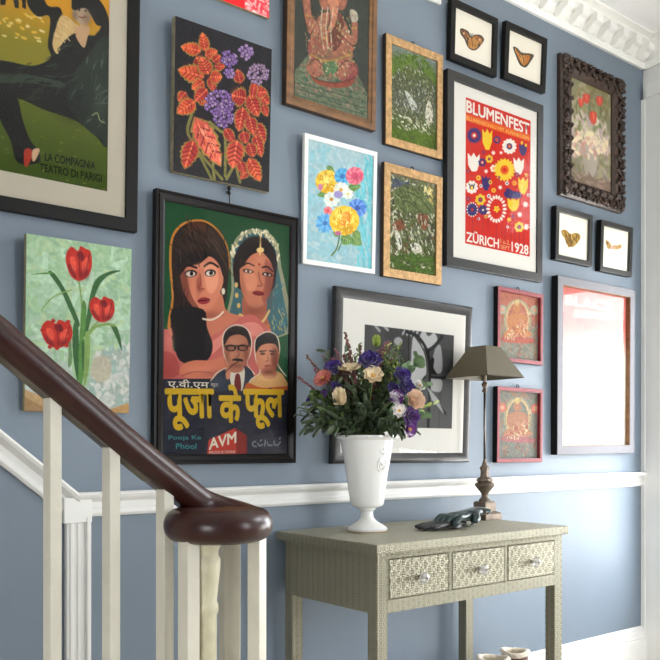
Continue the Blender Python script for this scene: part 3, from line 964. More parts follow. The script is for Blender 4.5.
('e',(236,230,220),971,786,20,0,-2,5),
('e',(236,230,220),952,799,7,8,-11,3),
('e',(236,230,220),924,799,-13,8,-9,-3),
('e',(236,230,220),914,786,-19,1,2,-5),
('e',(236,230,220),933,773,-6,-8,11,-3),
('e',(236,230,220),962,773,13,-8,9,3),
('e',(236,230,220),943,786,19,-2,0,10),
('l',(150,40,60),88,[(113,819),(114,911)],0),
('l',(150,40,60),88,[(188,765),(189,857)],0),
('l',(150,40,60),88,[(264,787),(265,879)],0),
('l',(150,40,60),88,[(340,789),(341,881)],0),
('l',(150,40,60),88,[(467,821),(468,915)],0),
('l',(150,40,60),88,[(552,807),(553,901)],0),
('l',(150,40,60),92,[(601,812),(603,907)],0),
('l',(150,40,60),92,[(699,812),(701,907)],0),
('l',(150,40,60),92,[(757,817),(758,912)],0),
('l',(150,40,60),92,[(827,841),(828,937)],0),
('l',(150,40,60),96,[(896,834),(898,930)],0),
('t','ZÜRICH',(236,230,220),(20,903),(508,904),(20,986),5),
('t','1.u.2.',(236,170,120),(530,912),(676,914),(531,945),2),
('t','SEPT.',(236,170,120),(531,956),(690,957),(531,985),2),
('t','1928',(236,230,220),(703,917),(978,918),(704,989),5),
 ],
 'butterfly_a': [
('b',[(228,222,208),(232,226,214)]),
('p',(66,54,46),[(157,420),(220,373),(372,382),(454,467),(533,398),(703,345),(798,405),(739,525),(614,689),(481,754),(357,710),(279,589),(181,515)],1),
('p',(186,130,66),[(408,500),(475,497),(535,435),(638,506),(584,669),(479,724),(369,667)],1),
('p',(150,96,56),[(199,426),(316,408),(397,486),(324,552),(236,493)],1),
('p',(150,96,56),[(549,414),(696,387),(758,424),(689,525),(587,487)],1),
('e',(226,200,150),262,464,24,-9,1,18),
('e',(226,200,150),684,449,25,-9,2,19),
('e',(30,26,26),247,436,18,-7,1,15),
('l',(60,50,44),188,[(441,404),(467,515),(505,672)],1),
('s',[(60,50,42),(214,160,90)],30,460,115,[(200,433),(416,478),(704,364),(738,506),(599,675),(479,732),(355,672)],60,65),
('l',(90,84,80),141,[(394,430),(445,471),(498,389)],1),
 ],
 'butterfly_b': [
('b',[(228,222,208),(232,226,214)]),
('p',(70,66,50),[(152,355),(268,330),(412,397),(499,375),(676,330),(779,343),(687,516),(572,680),(473,712),(362,685),(246,526)],1),
('p',(190,116,50),[(206,367),(292,384),(415,452),(513,418),(668,381),(630,515),(547,632),(449,664),(345,571)],1),
('p',(214,160,90),[(352,489),(470,449),(511,595),(424,624)],1),
('l',(60,44,36),216,[(433,382),(463,531),(494,689)],1),
('s',[(226,170,90),(60,56,48)],30,520,130,[(206,367),(403,432),(678,361),(580,613),(437,660)],50,64),
 ],
 'butterfly_c': [
('b',[(228,222,208),(232,226,214)]),
('p',(150,116,50),[(139,411),(272,367),(439,436),(582,383),(717,384),(766,468),(669,616),(517,733),(450,735),(374,761),(281,618),(169,506)],1),
('s',[(96,70,36),(206,176,96),(120,86,40)],50,742,212,[(166,414),(440,451),(718,399),(658,606),(483,730),(351,735),(253,586)],60,61),
('l',(80,60,40),220,[(440,451),(460,704)],1),
 ],
 'butterfly_d': [
('b',[(228,222,208),(232,226,214)]),
('p',(164,130,76),[(138,340),(236,333),(354,411),(373,504),(240,523),(172,447)],1),
('p',(176,140,90),[(373,496),(428,416),(581,393),(733,346),(750,424),(618,483),(436,518)],1),
('p',(200,160,150),[(345,460),(462,459),(554,453),(465,506),(362,513)],1),
('e',(90,70,44),211,393,30,-5,2,32),
 ],
 'still_life': [
('b',[(124,118,82),(130,122,90),(134,128,104),(126,118,100),(128,120,112),(120,110,106)]),
('s',[(140,134,104),(112,104,74),(150,140,120),(120,120,96)],200,1360,544,[(0,7),(980,0),(1005,962),(-4,1004)],None,71),
('s',[(96,110,70),(120,130,84),(80,96,60)],50,2160,216,[(161,263),(872,153),(854,534),(118,601)],80,72),
('s',[(176,160,150),(196,180,160),(160,140,140),(150,150,120)],110,864,504,[(33,400),(380,273),(923,331),(941,622),(23,739)],None,73),
('p',(184,70,58),[(201,198),(244,178),(275,178),(324,179),(312,233),(262,259),(213,244)],1),
('p',(206,104,76),[(250,190),(281,190),(275,239)],1),
('p',(184,70,58),[(306,137),(362,113),(402,111),(467,111),(451,175),(387,206),(322,190)],1),
('p',(206,104,76),[(370,126),(410,125),(403,182)],1),
('p',(184,70,58),[(623,103),(675,80),(713,79),(775,79),(762,144),(702,174),(640,158)],1),
('p',(206,104,76),[(684,94),(722,93),(717,151)],1),
('p',(184,70,58),[(466,280),(523,251),(565,251),(632,255),(618,340),(551,377),(483,352)],1),
('p',(206,104,76),[(532,270),(574,270),(567,347)],1),
('p',(200,190,150),[(381,487),(553,447),(575,571),(420,592)],1),
('p',(150,140,130),[(325,605),(615,582),(660,724),(543,891),(384,892),(305,736)],1),
('s',[(190,160,150),(206,190,160),(170,120,110)],60,740,444,[(47,518),(931,458),(902,661),(78,764)],None,74),
('p',(120,100,84),[(-1,904),(999,873),(1009,1015),(-5,1038)],0),
('s',[(140,120,110),(110,94,80)],60,1900,304,[(-1,904),(999,873),(1009,1015),(-5,1038)],10,75),
('g',40,(96,90,70),190,848,233,-28,-2,100),
('g',40,(206,196,170),496,518,156,-21,2,80),
('f',4),
 ],
 'deity_a': [
('b',[(176,88,70),(176,88,70),(110,112,104),(120,122,112)]),
('s',[(130,132,120),(150,110,90),(120,90,80),(100,120,110)],120,971,405,[(-7,528),(1001,465),(1001,999),(2,1052)],None,81),
('e',(150,150,120),492,385,336,-32,3,307),
('e',(206,170,120),492,385,291,-28,3,283),
('e',(176,88,70),492,385,246,-24,2,258),
('e',(196,110,60),473,221,96,-10,1,70),
('p',(196,110,60),[(295,329),(666,292),(720,439),(598,525),(357,545),(238,482)],1),
('p',(196,110,60),[(174,610),(476,486),(819,557),(757,627),(224,669)],1),
('p',(176,70,60),[(142,675),(864,639),(829,723),(176,750)],1),
('e',(206,180,110),473,131,60,-7,0,45),
('s',[(220,200,150),(160,60,50),(210,150,120)],50,498,249,[(175,682),(827,225),(686,643),(217,756)],None,82),
('e',(150,170,150),128,273,99,-11,1,68),
('e',(226,160,130),128,273,49,-6,0,34),
('e',(150,170,150),909,201,110,-11,0,72),
('e',(226,160,130),909,201,55,-5,0,36),
('g',42,(140,128,112),492,410,1416,-132,8,883),
('f',1),
('n',0.1,50,8),
 ],
 'deity_b': [
('b',[(104,110,108),(110,114,112)]),
('s',[(130,132,120),(150,110,90),(120,90,80),(100,120,110)],120,1020,425,[(-34,11),(1001,-3),(1001,1026),(-21,966)],None,81),
('e',(150,150,120),509,396,344,-7,2,311),
('e',(206,170,120),509,396,298,-6,2,286),
('e',(104,110,108),509,396,252,-5,1,261),
('e',(176,110,84),490,229,98,-2,0,71),
('p',(176,110,84),[(305,324),(688,316),(743,467),(617,545),(369,548),(246,475)],1),
('p',(176,110,84),[(178,600),(492,496),(844,593),(780,660),(230,663)],1),
('p',(160,90,100),[(144,664),(890,680),(853,761),(180,742)],1),
('e',(206,180,110),489,138,63,-2,1,46),
('s',[(220,200,150),(160,60,50),(210,150,120)],50,516,258,[(179,674),(852,261),(708,671),(223,752)],None,82),
('e',(206,96,80),131,254,104,-3,1,69),
('e',(226,160,130),131,254,52,-1,1,35),
('e',(206,96,80),936,243,112,-3,0,72),
('e',(226,160,130),936,243,56,-1,0,36),
('g',42,(140,128,112),509,421,1427,-26,6,896),
('f',1),
('n',0.1,50,8),
 ],
 'letter_poster': [
('b',[(206,120,112),(206,120,112),(206,120,112),(214,150,140),(226,220,210),(228,222,212),(228,222,212),(226,220,208),(226,220,208),(226,220,208),(226,220,208)]),  # pinkish red at the top, off-white below
('t','BLACK',(224,190,180),(81,52),(810,44),(82,116),5),
('t','JUDGES',(224,190,180),(189,132),(811,121),(190,196),5),
('p',(150,150,150),[(178,420),(285,463),(396,539),(469,504),(393,362),(429,295),(579,278),(656,348),(620,498),(697,512),(833,432),(853,443),(659,563),(622,727),(587,953),(403,952),(380,652),(323,542),(164,437)],1),
('e',(170,170,170),392,313,211,-46,33,38),
 ],
 'floral_red': [
('b',[(206,36,40),(206,36,40)]),
('p',(200,60,70),[(670,-1966),(1036,-2156),(1036,1005),(644,1007)],0),
('s',[(226,150,150),(214,110,116),(232,180,176)],260,516,215,[(670,-1966),(1036,-2156),(1036,1005),(653,1005)],None,91),
 ],
}

# ------------------------------------------------------------------ basics
def lin(c):
    c = np.asarray(c, float)
    if c.max() > 1.0 or True: c = c / 255.0
    return np.where(c <= 0.04045, c / 12.92, ((c + 0.055) / 1.055) ** 2.4)
def tag(o, label=None, cat=None, group=None, kind=None):
    if label: o['label'] = label
    if cat: o['category'] = cat
    if group: o['group'] = group
    if kind: o['kind'] = kind
    return o
class MB:
    def __init__(s): s.v = []; s.f = []
    def add(s, vs, fs):
        n = len(s.v); s.v += [tuple(p) for p in vs]; s.f += [tuple(i + n for i in f) for f in fs]; return s
    def box(s, x0, x1, y0, y1, z0, z1, M=None):
        vs = [Vector((x, y, z)) for x in (x0, x1) for y in (y0, y1) for z in (z0, z1)]
        if M: vs = [M @ p for p in vs]
        return s.add(vs, [(0, 1, 3, 2), (4, 6, 7, 5), (0, 4, 5, 1), (2, 3, 7, 6), (0, 2, 6, 4), (1, 5, 7, 3)])
    def lathe(s, prof, n=32, M=None, wob=None):
        vs = []; fs = []
        for i, (r, z) in enumerate(prof):
            for k in range(n):
                a = 2 * PI * k / n; p = Vector((r * math.cos(a), r * math.sin(a), z))
                vs.append(M @ p if M else p)
        for i in range(len(prof) - 1):
            for k in range(n):
                fs.append((i * n + k, i * n + (k + 1) % n, (i + 1) * n + (k + 1) % n, (i + 1) * n + k))
        fs.append(tuple(range(n - 1, -1, -1))); fs.append(tuple((len(prof) - 1) * n + k for k in range(n)))
        return s.add(vs, fs)
    def tube(s, pts, r, n=6, cap=True):
        pts = [Vector(p) for p in pts]; vs = []; fs = []; m = len(pts)
        rr = r if isinstance(r, (list, tuple)) else [r] * m
        up = Vector((0.13, 0.21, 0.97))
        for i, p in enumerate(pts):
            t = (pts[min(i + 1, m - 1)] - pts[max(i - 1, 0)]).normalized()
            a = t.cross(up)
            if a.length < 1e-3: a = t.cross(Vector((1, 0, 0)))
            a.normalize(); b = a.cross(t)
            for k in range(n):
                q = 2 * PI * k / n; vs.append(p + (a * math.cos(q) + b * math.sin(q)) * rr[i])
        for i in range(m - 1):
            for k in range(n): fs.append((i * n + k, i * n + (k + 1) % n, (i + 1) * n + (k + 1) % n, (i + 1) * n + k))
        if cap: fs.append(tuple(range(n - 1, -1, -1))); fs.append(tuple((m - 1) * n + k for k in range(n)))
        return s.add(vs, fs)
    def ball(s, c, r, n=8, sq=(1, 1, 1)):
        c = Vector(c); vs = [c + Vector((0, 0, -r * sq[2]))]; fs = []
        for i in range(1, n // 2):
            t = PI * i / (n // 2)
            for k in range(n):
                a = 2 * PI * k / n; vs.append(c + Vector((r * sq[0] * math.sin(t) * math.cos(a), r * sq[1] * math.sin(t) * math.sin(a), -r * sq[2] * math.cos(t))))
        vs.append(c + Vector((0, 0, r * sq[2]))); R = n // 2 - 1
        for k in range(n): fs.append((0, 1 + (k + 1) % n, 1 + k)); fs.append((len(vs) - 1, 1 + (R - 1) * n + k, 1 + (R - 1) * n + (k + 1) % n))
        for i in range(R - 1):
            for k in range(n): fs.append((1 + i * n + k, 1 + i * n + (k + 1) % n, 1 + (i + 1) * n + (k + 1) % n, 1 + (i + 1) * n + k))
        return s.add(vs, fs)
    def sweep(s, path, prof, closed_prof=True, vertical=False):
        """profile (side, up) swept along a path; side = horizontal right of the tangent"""
        path = [Vector(p) for p in path]; m = len(path); n = len(prof); vs = []; fs = []
        for i, p in enumerate(path):
            t = (path[min(i + 1, m - 1)] - path[max(i - 1, 0)]).normalized()
            sd = Vector((t.y, -t.x, 0)).normalized(); up = Vector((0, 0, 1)) if vertical else sd.cross(t)
            if up.z < 0: up = -up
            for (a, b) in prof: vs.append(p + sd * a + up * b)
        for i in range(m - 1):
            for k in range(n if closed_prof else n - 1):
                fs.append((i * n + k, i * n + (k + 1) % n, (i + 1) * n + (k + 1) % n, (i + 1) * n + k))
        fs.append(tuple(range(n - 1, -1, -1))); fs.append(tuple((m - 1) * n + k for k in range(n)))
        return s.add(vs, fs)
    def build(s, name, mat, parent=None, recalc=True, smooth=False, bevel=0, seg=2, kind=None, shade_angle=None, loc=None):
        me = bpy.data.meshes.new(name); me.from_pydata(s.v, [], s.f); me.validate(); me.update()
        import bmesh
        bm = bmesh.new(); bm.from_mesh(me)
        if recalc: bmesh.ops.recalc_face_normals(bm, faces=bm.faces)
        bm.to_mesh(me); bm.free()
        o = bpy.data.objects.new(name, me); col.objects.link(o)
        if mat: me.materials.append(mat)
        if parent: o.parent = parent
        if loc: o.location = loc
        if smooth:
            for p in me.polygons: p.use_smooth = True
            if smooth == 'auto': me.set_sharp_from_angle(angle=math.radians(38))
        if bevel:
            b = o.modifiers.new('bevel', 'BEVEL'); b.width = bevel; b.segments = seg; b.limit_method = 'ANGLE'; b.angle_limit = 0.6
        if kind: o['kind'] = kind
        return o
def empty(name, loc=(0, 0, 0), rot=(0, 0, 0)):
    o = bpy.data.objects.new(name, None); col.objects.link(o); o.location = loc; o.rotation_euler = rot; o.empty_display_size = 0.05
    return o
# ------------------------------------------------------------------ materials
def mat(name, c, rough=0.5, metal=0.0, noise=0.0, nscale=8.0, bump=0.0, bscale=60.0, spec=0.5, sheen=0, coat=0, dark=0.6, stretch=None, trans=0):
    m = bpy.data.materials.new(name); m.use_nodes = True; nt = m.node_tree; N = nt.nodes; L = nt.links
    b = N['Principled BSDF']; cl = tuple(lin(c)) + (1,)
    b.inputs['Base Color'].default_value = cl; b.inputs['Roughness'].default_value = rough; b.inputs['Metallic'].default_value = metal
    b.inputs['Specular IOR Level'].default_value = spec; b.inputs['Coat Weight'].default_value = coat; b.inputs['Coat Roughness'].default_value = 0.15
    if sheen: b.inputs['Sheen Weight'].default_value = sheen
    if trans: b.inputs['Transmission Weight'].default_value = trans
    tc = N.new('ShaderNodeTexCoord'); mp = N.new('ShaderNodeMapping'); L.new(tc.outputs['Object'], mp.inputs['Vector'])
    if stretch: mp.inputs['Scale'].default_value = stretch
    if noise:
        n = N.new('ShaderNodeTexNoise'); n.inputs['Scale'].default_value = nscale; n.inputs['Detail'].default_value = 5; L.new(mp.outputs[0], n.inputs['Vector'])
        r = N.new('ShaderNodeValToRGB'); r.color_ramp.elements[0].position = 0.3; r.color_ramp.elements[1].position = 0.7
        r.color_ramp.elements[0].color = tuple(lin(c) * (1 - noise)) + (1,); r.color_ramp.elements[1].color = tuple(np.minimum(lin(c) * (1 + noise * dark), 1)) + (1,)
        L.new(n.outputs['Fac'], r.inputs['Fac']); L.new(r.outputs[0], b.inputs['Base Color'])
    if bump:
        n2 = N.new('ShaderNodeTexNoise'); n2.inputs['Scale'].default_value = bscale; n2.inputs['Detail'].default_value = 4; L.new(mp.outputs[0], n2.inputs['Vector'])
        bp = N.new('ShaderNodeBump'); bp.inputs['Strength'].default_value = bump; bp.inputs['Distance'].default_value = 0.004
        L.new(n2.outputs['Fac'], bp.inputs['Height']); L.new(bp.outputs[0], b.inputs['Normal'])
    return m
M = {}
M['wall'] = mat('blue_wall_paint', (116, 129, 143), 0.5, noise=0.05, nscale=2.5, bump=0.10, bscale=70, spec=0.5)
M['white'] = mat('white_gloss_paint', (232, 231, 228), 0.35, noise=0.03, nscale=6, bump=0.12, bscale=30)
M['plaster'] = mat('white_plaster', (246, 245, 241), 0.7, noise=0.03, nscale=10, bump=0.2, bscale=50)
M['ceiling'] = mat('ceiling_plaster', (248, 248, 248), 0.8, noise=0.02, nscale=4, bump=0.1)
M['cream'] = mat('cream_gloss_paint', (210, 204, 188), 0.38, noise=0.07, nscale=14, bump=0.35, bscale=45)
M['oldcream'] = mat('worn_cream_paint', (204, 196, 166), 0.42, noise=0.16, nscale=26, bump=0.5, bscale=60)
M['floor'] = mat('pale_stone_floor', (206, 196, 180), 0.5, noise=0.08, nscale=5, stretch=(1, 9, 1))
M['mahogany'] = mat('polished_mahogany', (52, 23, 18), 0.32, noise=0.3, nscale=5, stretch=(1.5, 10, 10), coat=0.12, dark=0.5, spec=.35)
M['underrail'] = mat('rail_underside', (104, 94, 80), 0.6, noise=0.3, nscale=20)
M['black'] = mat('black_lacquer', (20, 19, 18), 0.45, noise=0.1, spec=.18, nscale=20)
M['blackgrey'] = mat('dark_stained_frame', (38, 38, 38), 0.35, noise=0.2, nscale=30, stretch=(1, 1, 4))
M['filmframe'] = mat('dark_moulding', (20, 15, 14), 0.3, noise=0.1, spec=.15, nscale=16)
M['pewter'] = mat('pewter_moulding', (50, 49, 49), 0.3, metal=0.1, noise=0.25, nscale=24, stretch=(1, 1, 3))
M['gilt'] = mat('distressed_gilt', (190, 150, 100), 0.5, metal=0.25, noise=0.35, nscale=70, bump=0.5, bscale=120)
M['giltdark'] = mat('frame_side_dark', (60, 44, 32), 0.6, noise=0.3, nscale=40)
M['brownwood'] = mat('aged_brown_wood', (120, 82, 46), 0.45, noise=0.4, nscale=24, bump=0.3, stretch=(1, 1, 2))
M['whiteframe'] = mat('white_painted_frame', (226, 226, 224), 0.4, noise=0.04)
M['carved'] = mat('carved_dark_wood', (58, 42, 34), 0.38, noise=0.5, nscale=40, bump=0.6, bscale=70, dark=1.2)
M['redframe'] = mat('red_lacquer', (128, 34, 40), 0.35, noise=0.25, nscale=40)
M['pinkedge'] = mat('worn_pink_edge', (140, 58, 66), 0.6, noise=0.25, nscale=60)
M['silverframe'] = mat('brushed_grey_frame', (108, 107, 114), 0.6, metal=0.0, noise=0.12, nscale=50, stretch=(1, 1, 6))
M['canvasedge'] = mat('raw_canvas_edge', (150, 140, 112), 0.8, noise=0.3, nscale=50, bump=0.4)
M['agedmat'] = mat('aged_mat_board', (208, 199, 180), 0.85)
M['matboard'] = mat('mat_board', (236, 233, 226), 0.85)
M['creammat'] = mat('cream_mat_board', (228, 218, 198), 0.85, noise=0.03)
M['hook'] = mat('dark_hook', (50, 46, 42), 0.35, metal=0.8)
M['porcelain'] = mat('white_porcelain', (243, 242, 239), 0.16, spec=0.5, coat=0.4)
M['vasefoot'] = mat('bare_clay', (176, 150, 116), 0.8)
M['shade'] = mat('olive_card_shade', (94, 86, 66), 0.5, noise=0.05, nscale=40, bump=0.1, bscale=200)
M['lampmetal'] = mat('aged_bronze', (118, 104, 90), 0.45, metal=0.5, noise=0.25, nscale=40, bump=0.2)
M['steel'] = mat('steel_rod', (104, 100, 98), 0.25, metal=0.9)
M['leather'] = mat('dark_green_leather', (40, 62, 62), 0.28, noise=0.3, nscale=40, bump=0.25, bscale=90)
M['blackleather'] = mat('black_leather', (24, 25, 27), 0.38, noise=0.3, nscale=40, bump=0.4, bscale=90)
M['lining'] = mat('pale_lining', (216, 216, 212), 0.7)
M['suede'] = mat('brown_suede', (92, 56, 42), 0.9, noise=0.3, nscale=30, bump=0.3, sheen=0.5)
M['fleece'] = mat('cream_fleece', (226, 214, 194), 0.95, noise=0.12, nscale=60, bump=1.0, bscale=90, sheen=0.6)
M['sole'] = mat('tan_sole', (150, 122, 90), 0.8)
M['stemgreen'] = mat('stem_green', (92, 112, 62), 0.6, noise=0.2)
M['leafdark'] = mat('dark_leaf', (84, 98, 74), 0.45, noise=0.4, nscale=30, dark=0.9)
M['leafmid'] = mat('mid_leaf', (104, 128, 72), 0.45, noise=0.3, nscale=30)
M['leafgrey'] = mat('eucalyptus_leaf', (128, 158, 116), 0.5, noise=0.2, nscale=30)
M['leaflime'] = mat('lime_leaf', (174, 190, 96), 0.5, noise=0.2, nscale=30)
M['purple'] = mat('purple_petal', (70, 44, 132), 0.55, noise=0.4, nscale=25, sheen=0.3)
M['violet'] = mat('violet_petal', (104, 56, 140), 0.55, noise=0.4, nscale=25, sheen=0.3)
M['creampetal'] = mat('cream_petal', (232, 212, 176), 0.6, noise=0.12, nscale=25)
M['peach'] = mat('peach_petal', (242, 212, 186), 0.6, noise=0.12, nscale=25)
M['salmon'] = mat('salmon_petal', (224, 134, 122), 0.6, noise=0.2, nscale=30)
M['whitepetal'] = mat('white_petal', (236, 230, 226), 0.6, noise=0.05)
M['heather'] = mat('heather_bells', (150, 96, 108), 0.7, noise=0.3, nscale=60)
M['rust'] = mat('rust_seed', (124, 84, 70), 0.7, noise=0.3, nscale=60)
M['pith'] = mat('flower_centre', (206, 160, 90), 0.7)
def two_tone(name, c1, c2):
    m = mat(name, c1, 0.6); nt = m.node_tree; N = nt.nodes; L = nt.links
    n = N.new('ShaderNodeTexNoise'); n.inputs['Scale'].default_value = 34; tc = N['Texture Coordinate']; L.new(tc.outputs['Object'], n.inputs['Vector'])
    r = N.new('ShaderNodeValToRGB'); r.color_ramp.elements[0].position = 0.46; r.color_ramp.elements[1].position = 0.54
    r.color_ramp.elements[0].color = tuple(lin(c1)) + (1,); r.color_ramp.elements[1].color = tuple(lin(c2)) + (1,)
    L.new(n.outputs['Fac'], r.inputs['Fac']); L.new(r.outputs[0], N['Principled BSDF'].inputs['Base Color']); return m
M['bicolour'] = two_tone('white_purple_petal', (232, 224, 232), (112, 56, 130))
def glass_thin(name, tint=1.0, refl=.62):
    m = bpy.data.materials.new(name); m.use_nodes = True; nt = m.node_tree; N = nt.nodes; L = nt.links
    N.remove(N['Principled BSDF']); out = N['Material Output']
    t = N.new('ShaderNodeBsdfTransparent'); g = N.new('ShaderNodeBsdfGlossy'); g.inputs['Roughness'].default_value = 0.012
    t.inputs[0].default_value = (tint, tint, tint, 1)
    fr = N.new('ShaderNodeFresnel'); fr.inputs['IOR'].default_value = 1.5
    ml = N.new('ShaderNodeMath'); ml.operation = 'MULTIPLY'; ml.inputs[1].default_value = refl; ml.use_clamp = True
    mx = N.new('ShaderNodeMixShader'); L.new(fr.outputs[0], ml.inputs[0]); L.new(ml.outputs[0], mx.inputs[0]); L.new(t.outputs[0], mx.inputs[1]); L.new(g.outputs[0], mx.inputs[2]); L.new(mx.outputs[0], out.inputs[0])
    return m
M['glass'] = glass_thin('picture_glass')
M['pane'] = glass_thin('window_glass', 0.97, 1.0)
def crystal():
    m = bpy.data.materials.new('cut_glass'); m.use_nodes = True; b = m.node_tree.nodes['Principled BSDF']
    b.inputs['Base Color'].default_value = (0.95, 0.95, 0.93, 1); b.inputs['Roughness'].default_value = 0.05; b.inputs['Transmission Weight'].default_value = 0.7; b.inputs['IOR'].default_value = 1.5
    return m
M['crystal'] = crystal()
def embossed(name, kind):
    """silvery white metal sheet, stamped with a repeating motif"""
    m = bpy.data.materials.new(name); m.use_nodes = True; nt = m.node_tree; N = nt.nodes; L = nt.links
    b = N['Principled BSDF']; b.inputs['Metallic'].default_value = 0.55; b.inputs['Roughness'].default_value = 0.42
    tc = N.new('ShaderNodeTexCoord')
    def math_(op, a, c=None):
        n = N.new('ShaderNodeMath'); n.operation = op
        for i, x in enumerate((a, c)):
            if x is None: continue
            if isinstance(x, (int, float)): n.inputs[i].default_value = x
            else: L.new(x, n.inputs[i])
        return n.outputs[0]
    sx = N.new('ShaderNodeSeparateXYZ'); L.new(tc.outputs['Object'], sx.inputs[0])
    X, Y, Z = sx.outputs
    p, diag, flat = kind
    if flat: u, v = X, Y
    else: u, v = math_('ADD', X, Y), Z
    if diag: u, v = math_('MULTIPLY', math_('ADD', u, v), .7071), math_('MULTIPLY', math_('SUBTRACT', u, v), .7071)
    U = math_('ADD', math_('MULTIPLY', u, 1 / p), 50.5); V = math_('ADD', math_('MULTIPLY', v, 1 / p), 50.5)
    if not diag: V = math_('ADD', V, math_('MULTIPLY', math_('FLOOR', U), .5))
    fu = math_('SUBTRACT', math_('FRACT', U), .5); fv = math_('SUBTRACT', math_('FRACT', V), .5)
    d = math_('SQRT', math_('ADD', math_('MULTIPLY', fu, fu), math_('MULTIPLY', fv, fv)))
    th = math_('ARCTAN2', fv, fu); pet = math_('COSINE', math_('MULTIPLY', th, 4.0 if diag else 6.0))
    r_ = math_('MULTIPLY', d, math_('SUBTRACT', 1.0, math_('MULTIPLY', pet, .28)))
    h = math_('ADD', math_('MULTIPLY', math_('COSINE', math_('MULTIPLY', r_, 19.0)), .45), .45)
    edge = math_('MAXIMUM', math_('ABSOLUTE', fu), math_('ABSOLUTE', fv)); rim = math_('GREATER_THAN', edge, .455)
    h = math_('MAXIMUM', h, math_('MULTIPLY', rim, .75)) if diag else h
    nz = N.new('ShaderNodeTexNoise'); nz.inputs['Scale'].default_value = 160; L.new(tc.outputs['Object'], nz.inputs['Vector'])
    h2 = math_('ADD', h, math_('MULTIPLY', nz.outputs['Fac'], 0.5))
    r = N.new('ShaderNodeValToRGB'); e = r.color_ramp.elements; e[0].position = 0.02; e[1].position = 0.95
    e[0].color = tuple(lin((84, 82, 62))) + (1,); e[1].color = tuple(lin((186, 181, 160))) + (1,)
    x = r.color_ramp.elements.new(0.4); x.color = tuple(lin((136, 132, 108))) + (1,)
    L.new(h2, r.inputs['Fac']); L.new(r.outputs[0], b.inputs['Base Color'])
    bp = N.new('ShaderNodeBump'); bp.inputs['Strength'].default_value = 1.0; bp.inputs['Distance'].default_value = 0.005; L.new(h2, bp.inputs['Height']); L.new(bp.outputs[0], b.inputs['Normal'])
    return m
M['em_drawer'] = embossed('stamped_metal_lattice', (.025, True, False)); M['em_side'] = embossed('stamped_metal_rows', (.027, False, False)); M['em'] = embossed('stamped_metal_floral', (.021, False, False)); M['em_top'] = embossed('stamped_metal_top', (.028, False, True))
def art_mat(name, rough, bump=0.0):
    m = bpy.data.materials.new(name); m.use_nodes = True; nt = m.node_tree; N = nt.nodes; b = N['Principled BSDF']
    a = N.new('ShaderNodeVertexColor'); a.layer_name = 'paint'; nt.links.new(a.outputs['Color'], b.inputs['Base Color']); b.inputs['Roughness'].default_value = rough
    b.inputs['Specular IOR Level'].default_value = 0.15
    if bump:
        n = N.new('ShaderNodeTexNoise'); n.inputs['Scale'].default_value = 180; tc = N.new('ShaderNodeTexCoord'); nt.links.new(tc.outputs['Object'], n.inputs['Vector'])
        p = N.new('ShaderNodeBump'); p.inputs['Strength'].default_value = bump; p.inputs['Distance'].default_value = 0.002; nt.links.new(n.outputs['Fac'], p.inputs['Height']); nt.links.new(p.outputs[0], b.inputs['Normal'])
    return m
M['print'] = art_mat('printed_paper', 0.7); M['oil'] = art_mat('oil_paint', 0.45, 0.5); M['foil'] = art_mat('painted_foil', 0.35, 1.0)
